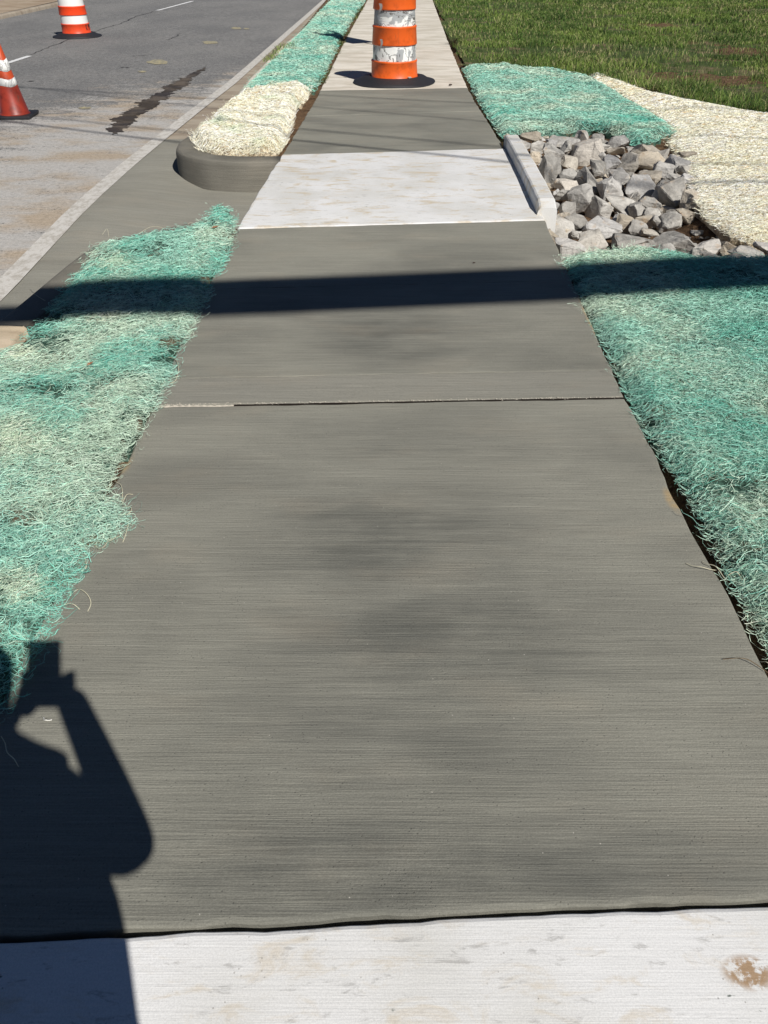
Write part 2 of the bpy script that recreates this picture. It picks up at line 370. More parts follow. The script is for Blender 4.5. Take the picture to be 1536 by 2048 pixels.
slab(*J3, *J4, FRESH, 'fresh grey slab beside the cream fibre mat', .001, .003, seed=9)
slab(*J4, *J5, FRESH, 'fresh grey slab just before the old beige walk', .003, .002, seed=10)
yl, yr = J5; k = 0
while yl < 70:
    slab(yl, yr, yl + 2.1, yr + 2.1, OLD, None, .003, .003, seed=20 + k, nx=20); yl += 2.1; yr += 2.1; k += 1
GROUT = mat_flat('pale_joint_filler', (.44, .40, .33), .9, .4, 60)
# pale filler left in the far-left end of the open joint
(x0, y0), (x1, y1) = spx(318, 812), spx(468, 811)
n = 40; V = []; 
for i in range(n):
    t = i / (n - 1); x = x0 + (x1 - x0) * t; y = y0 + (y1 - y0) * t + .001
    r = .006 + .002 * math.sin(i * 2.3); V += [(x, y - r, -.004), (x, y, .001 + .0015 * math.sin(i * 1.7)), (x, y + r, -.004)]
F = []
for i in range(n - 1): F += [(3 * i, 3 * i + 3, 3 * i + 4, 3 * i + 1), (3 * i + 1, 3 * i + 4, 3 * i + 5, 3 * i + 2)]
mesh('joint_filler', V, F, GROUT, walk)

FELT = mat_flat('expansion_felt', (.018, .014, .011), .95, .5, 60, .1, .003)
def felt(a, b, z, hw, seed, nm='joint_felt'):
    (x0, y0), (x1, y1) = spx(*a), spx(*b); n = 120; V = []; F = []
    for i in range(n):
        t = i / (n - 1); x = x0 + (x1 - x0) * t; y = y0 + (y1 - y0) * t
        j = float(vnoise(np.array(x), np.array(seed * 1.), 22, seed, 3)) - .5; h = hw * (1 + 1.1 * j) * (1.0 - .45 * t)
        V += [(x, y - h, z - .004), (x, y - h * .6, z), (x, y + h * .6, z + .0008), (x, y + h, z - .004)]
    for i in range(n - 1):
        for k in range(3): F.append((4 * i + k, 4 * i + 4 + k, 4 * i + 5 + k, 4 * i + 1 + k))
    mesh(nm, V, F, FELT, walk)
felt((468, 811), (1248, 796), .0012, .0062, 3)
# pale crumbs along the joint
V = []; F = []; rgc = random.Random(4); (x0, y0), (x1, y1) = spx(330, 812), spx(1240, 796)
for i in range(300):
    t = rgc.random() ** 1.3; x = x0 + (x1 - x0) * t; y = y0 + (y1 - y0) * t + rgc.gauss(.006, .004); q = rgc.uniform(.001, .0028); b = len(V)
    V += [(x - q, y - q, .001), (x + q, y - q * .5, .001), (x, y + q, .001), (x, y, .001 + q * 1.3)]; F += [(b, b + 1, b + 3), (b + 1, b + 2, b + 3), (b + 2, b, b + 3)]
cr_o = mesh('joint_crumbs', V, F, GROUT, walk); cr_o['kind'] = 'stuff'

# ------------------------------------------------------------------ ground sheet
CHX0 = 1.02
def chan(x, y):
    d = np.interp(y, [4.25, 4.6, 5.1, 5.6, 6.4, 7.35], [0, -.10, -.15, -.13, -.07, 0])
    xr = np.interp(y, [4.2, 4.6, 5.0, 5.8, 6.5, 7.4], [3.2, 2.6, 2.2, 2.35, 2.55, 2.65])
    return d * np.clip((xr - x) / .45, 0, 1) * (x > .6)
near_curve = pts([(64, 582), (140, 526), (186, 492), (215, 483), (280, 468), (352, 453), (430, 440), (458, 438)], P, 0)
far_top = pts([(427, 238), (386, 264), (357, 283), (350, 297), (360, 307), (404, 319), (482, 323), (560, 322)], P, .01)
nc = sorted(near_curve); fc = sorted(far_top[2:])
def influme(x, y):
    yn = np.interp(x, [q[0] for q in nc], [q[1] for q in nc]) ; yf = np.interp(x, [q[0] for q in fc], [q[1] for q in fc])
    return (x > -1.9) & (x < -.6) & (y > yn - .02) & (y < yf + .04)
def zg(x, y):
    z = P(y) - .045 + (vnoise(x, y, 2.2, 3, 4) - .5) * .03
    z = z + chan(x, y)
    z = z + np.clip((x - 3.0) / 30, 0, 1) * -.9 * np.clip((y - 2) / 6, 0, 1) * 0
    under = (x > xL(y) + .02) & (x < xR(y) - .01); z = np.where(under, P(y) - .14, z)
    gap = (x >= xR(y) - .01) & (x < xR(y) + .05) ; z = np.where(gap, np.minimum(z, P(y) - .085), z)
    z = np.where(influme(x, y), -.36, z)
    z = np.where(x < -1.70, R(y) - .12, z)
    z = np.where(x < -9.6, R(y) - .02, z)
    return z
def axis(parts):
    out = []
    for a, b, s in parts: out += list(np.arange(a, b, s))
    return np.array(out + [parts[-1][1]])
gx = axis([(-300, -40, 20), (-40, -10, 3), (-10, -9.4, .2), (-9.4, -2, .5), (-2, 3.6, .04), (3.6, 8, .3), (8, 40, 3), (40, 300, 20)])
gy = axis([(-40, -2, 3), (-2, 9, .05), (9, 14, .2), (14, 40, 1), (40, 400, 15)])
tag(gridmesh('ground', gx, gy, zg, SOIL), 'bare brown soil around the new walk', kind='structure')

# ------------------------------------------------------------------ road, gutter, markings, kerbs
line_px = [(650, 0), (567, 75), (478, 155), (395, 220), (335, 268), (255, 333), (145, 433), (0, 586)]
lw = sorted(pts(line_px, R), key=lambda q: q[1]); xLine = edge_fn(lw)
cur_px = [(427, 238), (500, 155), (560, 95), (600, 62), (660, 5)]
far_curb = sorted(pts(cur_px, P, .01), key=lambda q: q[1]); 
ys = axis([(-3, 12, .25), (12, 80, 2)])
def strip(name, x0f, x1f, ys, zf, mat, parent=None, nx=2):
    V = []; F = []
    for y in ys:
        for k in range(nx): 
            x = x0f(y) + (x1f(y) - x0f(y)) * k / (nx - 1); V.append((x, y, zf(x, y)))
    for i in range(len(ys) - 1):
        for k in range(nx - 1): a = i * nx + k; F.append((a, a + 1, a + nx + 1, a + nx))
    return mesh(name, V, F, mat, parent, smooth=True)
def roadz(x, y): return float(R(y)) + .02 * math.exp(-((x + 5.3) / 3) ** 2)
rd = empty('road'); tag(rd, 'grey asphalt road with dust and a white edge line', kind='structure')
strip('asphalt', lambda y: -9.3, lambda y: float(xLine(y)) + .05, ys, lambda x, y: roadz(x, y), ASPH, rd, 48)
LINEM = mat_paint('edge_line_paint', (.60, .575, .53), (.44, .41, .36), .36, .58)
strip('edge_line', lambda y: float(xLine(y)) - .065, lambda y: float(xLine(y)) + .065, ys, lambda x, y: roadz(x, y) + .007, LINEM, rd)
def tagx(o, l): o['label'] = l; return o
DASH = mat_paint('lane_dash_paint', (.75, .75, .74), (.3, .3, .3), .3, .45)
def roadz(x, y): return float(R(y)) + .02 * math.exp(-((x + 5.3) / 3) ** 2)
for a, b in (((5, 133), (60, 115)), ((315, 23), (386, 4))):
    (x0, y0), (x1, y1) = surf(*a, R), surf(*b, R); V = []; F = []; n = 14
    for i in range(n):
        t = i / (n - 1); x = x0 + (x1 - x0) * t; y = y0 + (y1 - y0) * t; hw = .055 * (1 - .3 * random.random())
        V += [(x - hw, y, roadz(x, y) + .006), (x + hw, y, roadz(x, y) + .006)]
    for i in range(n - 1): F.append((2 * i, 2 * i + 1, 2 * i + 3, 2 * i + 2))
    mesh('lane_dash', V, F, DASH, rd)
CRK = mat_flat('crack_filler', (.035, .035, .037), .8, .3, 40)
def crack(px, wd, name='crack'):
    p = pts(px, R); V = []; F = []; q = []
    for i in range(len(p) - 1):
        for t in np.linspace(0, 1, 8, endpoint=False):
            q.append((p[i][0] + (p[i + 1][0] - p[i][0]) * t + random.uniform(-.03, .03), p[i][1] + (p[i + 1][1] - p[i][1]) * t + random.uniform(-.03, .03)))
    for x, y in q:
        h = wd * random.uniform(.3, 1); V += [(x - h, y - h * .5, roadz(x, y) + .004), (x + h, y + h * .5, roadz(x, y) + .004)]
    for i in range(len(q) - 1): F.append((2 * i, 2 * i + 1, 2 * i + 3, 2 * i + 2))
    mesh(name, V, F, CRK, rd)
crack([(62, 113), (100, 96), (150, 78), (200, 62), (240, 50), (278, 33), (312, 24)], .018)
crack([(262, 115), (285, 114), (312, 111)], .02); crack([(244, 138), (256, 138)], .03); crack([(54, 166), (74, 166)], .028)
crack([(335, 82), (350, 76), (365, 68)], .012)
YEL = mat_paint('faded_yellow_paint', (.42, .37, .22), (.2, .19, .17), .35, .6)
for (a, b, ra, rb) in ((316, 127, 24, 5), (421, 87, 17, 3.2), (473, 58, 11, 2.5), (170, 219, 15, 2.5), (493, 59, 6, 1.5), (285, 146, 10, 2)):
    V = [(*surf(a, b, R), 0)]; 
    for k in range(16):
        an = 2 * math.pi * k / 16; r = random.uniform(.75, 1.1); V.append((*surf(a + ra * r * math.cos(an), b + rb * r * math.sin(an), R), 0))
    V = [(x, y, roadz(x, y) + .005) for x, y, _ in V]
    mesh('paint_mark', V, [(0, k + 1, (k + 1) % 16 + 1) for k in range(16)], YEL, rd)
# wet stain in the gutter lane
wet = [(207, 261), (222, 248), (218, 242), (237, 234), (234, 231), (252, 222), (271, 213), (268, 208), (290, 200), (305, 190), (322, 182), (320, 177), (339, 169), (352, 160), (373, 152), (392, 142), (415, 131), (420, 134), (407, 146), (390, 160), (383, 169), (372, 176), (350, 190), (339, 200), (320, 214), (288, 234), (268, 252), (251, 268), (236, 271), (224, 274), (216, 268)]
wp = []
for i in range(len(wet)):
    a, b = wet[i], wet[(i + 1) % len(wet)]
    for t in (0, .25, .5, .75):
        wp.append((a[0] + (b[0] - a[0]) * t + random.uniform(-3, 3), a[1] + (b[1] - a[1]) * t + random.uniform(-1.2, 1.2)))
wm = M('wet_stain', .6, .25); g_ = wm.noise(wm.pos, 60, 4, .7); c_ = wm.mix(wm.ramp(wm.noise(wm.vec(1, 1), 3, 4), .4, .62), (.055, .043, .032), (.13, .105, .08))
wm.out(wm.mix(wm.ramp(wm.vor(wm.pos, 70), .16, .1, 0, 1), c_, (.2, .17, .14)), g_, .004, .6, wm.ramp(wm.noise(wm.pos, 2.5, 3), .35, .65, .5, .75))
wpw = [surf(a, b, R) for a, b in wp]
rz_v = lambda x, y: R(y) + .02 * np.exp(-((x + 5.3) / 3) ** 2)
gridmesh('puddle_stain', np.arange(min(q[0] for q in wpw), max(q[0] for q in wpw), .02), np.arange(min(q[1] for q in wpw), max(q[1] for q in wpw), .03), lambda X, Y: rz_v(X, Y) + .005, wm.m, rd, lambda x, y: inpoly(x, y, wpw) & (edgedist(x, y, wpw) > .16 * vnoise(x * .6, y * 2.2, 9, 5, 4) ** 1.5 - .01))['label'] = 'dark wet stain drying in the dusty wheel track'

def xcurb_out(y):
    return np.interp(y, [-3, 2, 3.4, 4.0, 4.4, 6.8, 7.3, 7.9] + [q[1] for q in far_curb[1:]] + [80], [-1.78, -1.78, -1.78, -1.74, -1.67, -1.70, -1.67, far_curb[0][0]] + [q[0] for q in far_curb[1:]] + [far_curb[-1][0] + (80 - far_curb[-1][1]) * .03])
gut = empty('gutter'); tag(gut, 'concrete gutter beside the road, old tan and fresh grey', kind='structure')
ys_ = axis([(8.05, 12, .25), (12, 80, 2)])
strip('gutter_pan', lambda y: float(xLine(y)) + .055, lambda y: float(xcurb_out(y)) + .05, ys_, lambda x, y: float(R(y)) + .004, OLDG, gut, 3)
strip('gutter_pan', lambda y: float(xLine(y)) + .055, lambda y: float(xcurb_out(y)) + .05, axis([(-3, 2.9, .3)]), lambda x, y: float(R(y)) + .004, OLDG, gut, 3)
def zapr(x, y):
    t = np.clip((x + 1.95) / .55, 0, 1); base = R(y) + .012
    fl = np.interp(y, [4.0, 4.7, 6.4, 7.2], [0, 1, 1, 0])
    return base - .055 * fl * t + (vnoise(x, y, 2, 5, 3) - .5) * .008
def apron():
    yy = axis([(2.9, 8.1, .05)]); V = []; F = []; nx = 26
    for y in yy:
        x0 = float(xLine(y)) + .045 + .02 * (float(vnoise(np.array(y), np.array(0.), 3, 2)) - .5); x1 = -.78
        for k in range(nx):
            x = x0 + (x1 - x0) * k / (nx - 1); V.append((x, y, float(zapr(np.array(x), np.array(y))) - (.005 if k == 0 else 0)))
    for i in range(len(yy) - 1):
        for k in range(nx - 1): a = i * nx + k; F.append((a, a + 1, a + nx + 1, a + nx))
    o = mesh('inlet_apron', V, F, FRESH2, gut, smooth=True); o['label'] = 'fresh grey concrete apron running down into the drain inlet'
apron()
def curb(name, path, mat, width=.15, flip=1, label=None, zoff=.01, zbot=-.45, parent=None):
    # path: outer top edge; the kerb lies to its left (flip=1) or right (-1)
    d = [0.0]; p = [Vector((a, b)) for a, b in path]
    for i in range(1, len(p)): d.append(d[-1] + (p[i] - p[i - 1]).length)
    n = max(2, int(d[-1] / (.06 if d[-1] < 8 else .8)) + 1); q = []
    for i in range(n):
        s = d[-1] * i / (n - 1); j = max(0, min(len(p) - 2, int(np.searchsorted(d, s)) - 1)); t = (s - d[j]) / max(1e-6, d[j + 1] - d[j]); q.append(p[j].lerp(p[j + 1], t))
    for _ in range(3 if d[-1] < 8 else 0): q = [q[0]] + [(q[i - 1] + q[i] * 2 + q[i + 1]) / 4 for i in range(1, len(q) - 1)] + [q[-1]]
    prof = [(-.012, zbot), (-.006, -.04), (.0, -.018), (.006, -.008), (.016, -.002), (.03, 0), (width - .012, 0), (width, -.012), (width, -.2)]
    V = []; F = []; m = len(prof)
    for i, c in enumerate(q):
        t = (q[min(i + 1, n - 1)] - q[max(i - 1, 0)]).normalized(); nrm = Vector((-t.y, t.x)) * flip
        for a, z in prof:
            w_ = c + nrm * a; V.append((w_.x, w_.y, float(P(c.y)) + zoff + z if z > -.3 else zbot))
    for i in range(n - 1):
        for k in range(m - 1): a = i * m + k; F.append((a, a + 1, a + m + 1, a + m) if flip < 0 else (a, a + m, a + m + 1, a + 1))
    F += [tuple(range(m)), tuple((n - 1) * m + k for k in range(m))[::-1]]
    o = mesh(name, V, F, mat, parent, smooth=False)
    for pl in o.data.polygons: pl.use_smooth = len(pl.vertices) == 4
    tag(o, label, kind='structure'); return o
curb('curb', [(-1.78, -3), (-1.78, 2), (-1.78, 3.28)], mat_old('tan_curb', (.56, .46, .34), (.42, .34, .24), (.28, .2, .13)), .16, -1, 'old beige curb beside the near fibre mat')
curb('curb', [(-1.78, 3.29)] + near_curve[1:], KERB, .16, -1, 'fresh grey curb ending the near fibre mat at the inlet')
curb('curb', far_top[::-1], KERB, .17, -1, 'fresh grey rounded curb wrapping the cream mat at the drain inlet')
curb('curb', [far_top[0]] + far_curb[1:] + [(far_curb[-1][0] + 1.5, 80)], OLD, .16, -1, 'old tan curb running away beside the far green mat')
# right-hand side kerb on the crossing slab
kb = [surf(1074, 431, lambda y: P(y)), surf(1007, 289, lambda y: P(y))]
def side_kerb():
    V = []; F = []; n = 22; m = 9
    for i in range(n):
        t = i / (n - 1); x = kb[0][0] + (kb[1][0] - kb[0][0]) * t; y = kb[0][1] + (kb[1][1] - kb[0][1]) * t; z = float(P(y))
        r = random.uniform(-.003, .003); h = .074 * min(1, .6 + t * 9)
        for a, b in ((0, -.12), (0, .006), (.004 + r * .3, h - .018), (.012, h - .006), (.022, h), (.105, h + .002), (.116, h - .006), (.121, h - .02), (.125, -.3)): V.append((x + a, y, z + b + (r if b > .03 else 0)))
    for i in range(n - 1):
        for k in range(m - 1): a = i * m + k; F.append((a, a + m, a + m + 1, a + 1))
    F += [tuple(range(m)), tuple((n - 1) * m + k for k in range(m))[::-1]]
    o = mesh('curb', V, F, WHITE2); tag(o, 'low white curb between the white slab and the rocks', kind='structure')
side_kerb()
xk = kb[0][0]
# far side of the road
curb('curb', [(-9.3, -3), (-9.25, 20), (-8.7, 80)], OLDG, .18, 1, 'tan curb on the far side of the road', zoff=-.06)
strip('verge', lambda y: -16, lambda y: -9.42, axis([(-3, 80, 3)]), lambda x, y: float(P(y)) - .062 - .02 * (x < -10), mat_old('far_verge', (.42, .34, .25), (.30, .22, .15), (.15, .11, .08)), None, 6)
tag(bpy.data.objects['verge'], 'tan bare verge across the road', kind='structure')

# ------------------------------------------------------------------ fibre mats
TEAL, MINT, PALE, CREAM, WHT = np.array([(.12, .425, .335), (.38, .655, .535), (.63, .735, .58), (.93, .835, .60), (.95, .90, .745)])
DYE = mat_dye('wood_wool')
def fibres(name, poly, parent, zf, cover, colf, thick=.02, length=(.06, .13), width0=.0014, segs=7, seed=1, curl=27, over=.02, view_w=.00045, up=.35, kind='stuff', fray=1.0, vlo=.55, holes=0.0):
    rng = np.random.default_rng(seed)
    P_ = np.array(poly); x0, y0 = P_.min(0); x1, y1 = P_.max(0)
    area = (x1 - x0) * (y1 - y0)
    N = int(area * cover / (width0 * .095)) + 10
    x = rng.uniform(x0 - over, x1 + over, N); y = rng.uniform(y0 - over, y1 + over, N)
    Zc = y * CP + CH * SP
    wd = np.maximum(width0, Zc * view_w)
    keep = rng.random(N) < (width0 / wd) ** 1.6
    ok = inpoly(x, y, poly); ed = edgedist(x, y, poly); out_ = ~ok & (ed < .028) & (rng.random(N) < .10 * fray)
    keep &= out_ | (ok & (rng.random(N) < np.clip(.6 + ed / .05, 0, 1)))
    if holes: keep &= rng.random(N) < np.clip(1 - (vnoise(x, y, 6.5, seed + 70, 4) - .60) * 9 * holes, .12, 1)
    # only lightly cover what lies well outside the picture
    sxp = 768 + FPX * x / np.maximum(Zc, .2); ry = np.arctan2(CH, y); vis = (np.abs(sxp - 768) < 850) & (y > .35)
    keep &= vis | (rng.random(N) < .12)
    x, y, wd, ed = x[keep], y[keep], wd[keep], ed[keep]; n = len(x)
    L = rng.uniform(length[0], length[1], n) * np.where(ed < .03, .8, 1) * np.clip(wd / width0, 1, 1.35)
    th = rng.uniform(0, 2 * np.pi, n); k0 = rng.normal(0, curl, n) / np.clip(wd / width0, 1, 2); k1 = rng.normal(0, curl * 4, n) / L.clip(.04) * .1
    S = segs + 1; t = np.linspace(-.5, .5, S)[None, :]
    s = t * L[:, None]; ang = th[:, None] + k0[:, None] * s + k1[:, None] * s * s * 12 + .6 * np.sin(s * 95 + th[:, None] * 7)
    dx = np.cos(ang); dy = np.sin(ang); ds = (L / segs)[:, None]
    X = x[:, None] + np.cumsum(dx * ds, 1) - (dx * ds).sum(1, keepdims=True) / 2; Y = y[:, None] + np.cumsum(dy * ds, 1) - (dy * ds).sum(1, keepdims=True) / 2
    lay = rng.random(n); arch = rng.normal(0, up, n)
    Zs = zf(X, Y) ; h = (lay[:, None] ** .8) * thick * np.clip(.3 + ed / .04, .3, 1)[:, None]
    zz = Zs + h + arch[:, None] * (.25 - t * t) * L[:, None] * .5 + .004 * np.sin(s * 70 + th[:, None] * 3)
    zz = np.maximum(zz, Zs + .0015)
    # half width vector: between flat and standing
    nx = -dy; ny = dx; tw = rng.uniform(0, np.pi, n)[:, None] + t * rng.normal(0, 2.5, n)[:, None]
    hw = (wd * rng.uniform(.6, 1.25, n))[:, None] / 2
    wx, wy, wz = nx * np.cos(tw) * hw, ny * np.cos(tw) * hw, np.sin(tw) * hw
    A = np.stack([X - wx, Y - wy, zz - wz], -1); B = np.stack([X + wx, Y + wy, zz + wz], -1)
    V = np.stack([A, B], 2).reshape(-1, 3)
    base = (np.arange(n) * S * 2)[:, None] + (np.arange(segs) * 2)[None, :]
    base = base.ravel(); Q = np.stack([base, base + 1, base + 3, base + 2], 1)
    c = colf(x, y, lay, rng); c = c * (vlo + (1.28 - vlo) * rng.random((n, 1)) ** .7) * (.84 + .26 * lay[:, None]) * 1.04; C = np.repeat(c, S * 2, 0).clip(0, .95)  # fibres low in the pile are darkened: shade put into their colour
    o = fast_quads(name, V, Q, DYE, parent, colors=C); o['kind'] = kind
    print('fibres', name, n, len(Q) * 2)
    return o
def colgreen(seed, tealw=.5, palew=.3, creamspots=()):
    def f(x, y, lay, rng):
        a = vnoise(x, y, 2.6, seed, 4); b = vnoise(x, y, 3.1, seed + 50, 3)
        u = np.clip((a - .5) * 2.2 + tealw + rng.normal(0, .30, len(x)), 0, 1)[:, None]
        c = MINT * (1 - u) + TEAL * 1.25 * u
        v = np.clip((b - .52) * 2.8 + palew + rng.normal(0, .34, len(x)), 0, 1)[:, None]
        c = c * (1 - v * .85) + PALE * v * .85
        for (sx, sy, r) in creamspots:
            g = np.clip(1.3 - np.hypot(x - sx, y - sy) / r + rng.normal(0, .2, len(x)), 0, 1)[:, None]; c = c * (1 - g * .6) + (PALE * .5 + CREAM * .5) * g * .6
        return c
    return f
def colcream(seed, green=0.0):
    def f(x, y, lay, rng):
        a = vnoise(x, y, 3, seed, 4)[:, None]; c = CREAM * (1 - a) + WHT * a
        d = (rng.random(len(x)) < .05)[:, None]; c = np.where(d, c * np.array([.62, .5, .38]), c)
        if green:
            g = np.clip((vnoise(x, y, 4, seed + 9, 3) - .62) * 8, 0, 1)[:, None] * green; c = c * (1 - g) + TEAL * 1.3 * g
        return c
    return f
def taper(zf, poly, base=-.03, w=.09):
    def f(X, Y):
        b = P(Y) + base; return b + (zf(X, Y) - b) * np.clip(.15 + edgedist(X, Y, poly) / w, 0, 1)
    return f
def matsheet(name, poly, zf, mat, step, label, cat, grp='wood wool erosion mats'):
    xs = np.arange(min(q[0] for q in poly), max(q[0] for q in poly) + step, step); ys2 = np.arange(min(q[1] for q in poly), max(q[1] for q in poly) + step, step)
    o = gridmesh(name, xs, ys2, lambda X, Y: zf(X, Y), mat, None, lambda x, y: inpoly(x, y, poly) & (edgedist(x, y, poly) > .032))
    bm = bmesh.new(); bm.from_mesh(o.data); be_ = [e for e in bm.edges if e.is_boundary]
    g = bmesh.ops.extrude_edge_only(bm, edges=be_)['geom']
    for v in g:
        if isinstance(v, bmesh.types.BMVert): v.co.z -= .07
    bm.to_mesh(o.data); bm.free()
    tag(o, label, cat, grp); return o
def mat_under(name, a, b):
    m = M(name, .95, .1); n = m.noise(m.pos, 35, 5, .7)
    return m.out(m.mix(m.ramp(m.noise(m.pos, 5, 4, .6), .50, .62, 0, .7), m.mix(m.ramp(n, .35, .65), a, b), (.20, .13, .08)), n, .01, .8)
UG = mat_under('green_mat_underlay_shade', (.025, .05, .035), (.08, .16, .12)); UC = mat_under('cream_mat_underlay', (.55, .44, .29), (.78, .68, .5))  # green underlay coloured very dark to stand for shade between fibres

# near left mat
lm = pts([(430, 412), (468, 420), (470, 445), (458, 500), (442, 530), (418, 560), (412, 600), (384, 640), (378, 670), (347, 710), (352, 748), (326, 770), (312, 812), (290, 850), (252, 900), (222, 955), (214, 985), (248, 1008), (262, 1040), (240, 1075), (182, 1100), (162, 1140), (132, 1190), (107, 1232), (94, 1272), (50, 1332), (28, 1382), (-30, 1450), (-200, 1560)], P, .015)
lm += [(-1.15, .7), (-1.74, .7), (-1.74, 2.6)] + pts([(-30, 715), (20, 690), (75, 645), (130, 580), (165, 530), (185, 500), (203, 487), (300, 468), (380, 455), (418, 432)], P, .02)
def z_lm(x, y): return P(y) + .004 + (vnoise(x, y, 5, 21, 3)) * .024 + .012 * np.exp(-((x + 1.3) / .3) ** 2)
z_lm = taper(z_lm, lm, -0.0)
m1 = matsheet('erosion_mat', lm, lambda x, y: z_lm(x, y) - .004, UG, .03, 'mottled green and cream fibre mat with ragged edge, left of the walk', 'erosion mat')
cs = [(*spx(30, 900), .16), (*spx(215, 640), .12), (*spx(230, 540), .10), (*spx(60, 1200), .05), (*spx(20, 1180), .07), (*spx(40, 720), .08)]
fibres('wood_fibres', lm, m1, z_lm, 2.2, colgreen(3, .26, .42, cs), .020, holes=.8, seed=3, up=.5)
# long frayed strands
def strands(name, px_paths, parent, mat_col, r=.0011, fn=P, zo=.003, kind=None):
    V = []; F = []; n = 5
    for path in px_paths:
        p = [Vector((*surf(a, b, fn), 0)) for a, b in path]
        q = []
        for i in range(len(p) - 1):
            p0 = p[max(i - 1, 0)]; p1 = p[i]; p2 = p[i + 1]; p3 = p[min(i + 2, len(p) - 1)]
            for t in (0, .25, .5, .75): q.append(.5 * ((2 * p1) + (p2 - p0) * t + (2 * p0 - 5 * p1 + 4 * p2 - p3) * t * t + (3 * p1 - p0 - 3 * p2 + p3) * t ** 3))
        q.append(p[-1]); m = len(q)
        for i, c in enumerate(q):
            c.z = float(fn(c.y)) + zo + .010 * math.sin(math.pi * i / (m - 1)) ** 2
            d = (q[min(i + 1, m - 1)] - q[max(i - 1, 0)]).normalized(); u = d.cross(Vector((0, 0, 1))).normalized(); v = u.cross(d)
            for k in range(n): a = 2 * math.pi * k / n; V.append(c + r * (u * math.cos(a) + v * math.sin(a)))
        b0 = len(V) - m * n
        for i in range(m - 1):
            for k in range(n): F.append((b0 + i * n + k, b0 + i * n + (k + 1) % n, b0 + (i + 1) * n + (k + 1) % n, b0 + (i + 1) * n + k))
    o = mesh(name, V, F, mat_col, parent, smooth=True)
    if kind: o['kind'] = kind
    return o
STR = mat_flat('dry_wood_strand', (.62, .58, .42), .8, .2, 80); STRB = mat_flat('brown_strand', (.16, .11, .06), .8, .2, 80)
strands('loose_fibres', [[(140, 1192), (155, 1183), (165, 1186), (178, 1197), (183, 1210), (176, 1224)], [(118, 1215), (138, 1213), (152, 1216), (160, 1220)],
    [(232, 965), (243, 975), (246, 990), (244, 1005)], [(245, 1008), (255, 996), (266, 990)], [(250, 1014), (262, 1018), (264, 1028), (255, 1033), (246, 1028)],
    [(252, 1036), (258, 1052), (254, 1070), (246, 1086)], [(243, 1072), (233, 1082), (218, 1084)], [(190, 1092), (200, 1102), (212, 1098), (218, 1082), (213, 1076)],
    [(165, 1110), (172, 1122), (174, 1140), (162, 1143)], [(335, 715), (352, 722), (358, 745), (352, 764), (340, 768)], [(310, 745), (330, 765), (322, 772)],
    [(205, 470), (215, 462), (218, 474)], [(268, 475), (300, 458), (326, 460), (332, 470)], [(370, 462), (380, 450), (395, 452)], [(60, 580), (80, 600), (110, 612)]], m1, STR, kind='stuff')
# near right mat
rm = pts([(1122, 512), (1146, 556), (1163, 600), (1188, 642), (1216, 690), (1254, 772), (1276, 820), (1322, 893), (1352, 940), (1375, 972), (1404, 1030), (1442, 1100), (1482, 1188), (1538, 1283), (1640, 1450)], P, .01)
rm += [(1.06, .6), (3.3, .6), (3.3, 4.25)] + pts([(1536, 512), (1450, 514), (1400, 515), (1340, 500), (1300, 496), (1260, 488), (1220, 497), (1180, 496), (1150, 506)], P, .02)
def z_rm(x, y): return P(y) + .006 + vnoise(x, y, 2.5, 31, 3) * .022 + .012 * np.clip((x - 1.1) / .6, 0, 1)
z_rm = taper(z_rm, rm, -0.02)
m2 = matsheet('erosion_mat', rm, lambda x, y: z_rm(x, y) - .004, UG, .03, 'large mint green fibre mat crossed by the broad shadow, right of the walk', 'erosion mat')
fibres('wood_fibres', rm, m2, z_rm, 2.2, colgreen(8, .20, .42, [(*spx(1480, 1250), .1)]), .018, holes=.5, segs=6, seed=5, up=.5)
strands('loose_fibres', [[(1404, 1124), (1412, 1132), (1428, 1139), (1440, 1150), (1450, 1160)], [(1372, 1128), (1390, 1138), (1410, 1142), (1432, 1142)], [(1455, 1152), (1470, 1150), (1484, 1160)],
    [(1175, 575), (1200, 566), (1215, 550)], [(1170, 560), (1180, 566), (1190, 562)], [(1520, 1325), (1532, 1332), (1550, 1345)], [(1208, 590), (1218, 580), (1224, 578)]], m2, STR, kind='stuff')
strands('dry_twig', [[(1445, 1320), (1470, 1322), (1500, 1328), (1540, 1350)]], None, STRB)
tag(bpy.data.objects['dry_twig'], 'thin brown dry twig lying on the slab near the right edge', 'twig')
strands('wood_fibre', [[(88, 1436), (91, 1446), (96, 1446), (104, 1441)]], None, mat_flat('white_strand', (.8, .78, .7), .7, .1, 50), r=.0016)
tag(bpy.data.objects['wood_fibre'], 'tiny white V shaped fibre lying beside the shadow of the arm', 'wood fibre')
strands('wood_fibre', [[(3, 1474), (12, 1490), (18, 1512), (30, 1522), (38, 1535)]], None, STR)
tag(bpy.data.objects['wood_fibre.001'], 'long curly pale fibre on the slab at the left, in the body shadow', 'wood fibre')
# far green patch
gp = pts([(927, 138), (960, 132), (1000, 137), (1060, 140), (1100, 142), (1135, 150), (1180, 158), (1230, 185), (1290, 222), (1350, 262), (1335, 272), (1300, 286), (1270, 290), (1235, 272), (1190, 262), (1130, 268), (1050, 270), (1006, 276), (985, 246), (960, 205), (943, 170)], P, 0)
def z_gp(x, y): return P(y) + .002 + vnoise(x, y, 2, 41, 3) * .05 + .035 * np.exp(-((x - 1.75 + .02 * (y - 9)) / .12) ** 2)
z_gp = taper(z_gp, gp, -0.02)
m3 = matsheet('erosion_mat', gp, lambda x, y: z_gp(x, y) - .006, UG, .06, 'square mint green fibre mat between the walk, rocks and grass', 'erosion mat')
fibres('wood_fibres', gp, m3, z_gp, 2.2, colgreen(12, .18, .3), .03, (.05, .10), seed=6, segs=4)
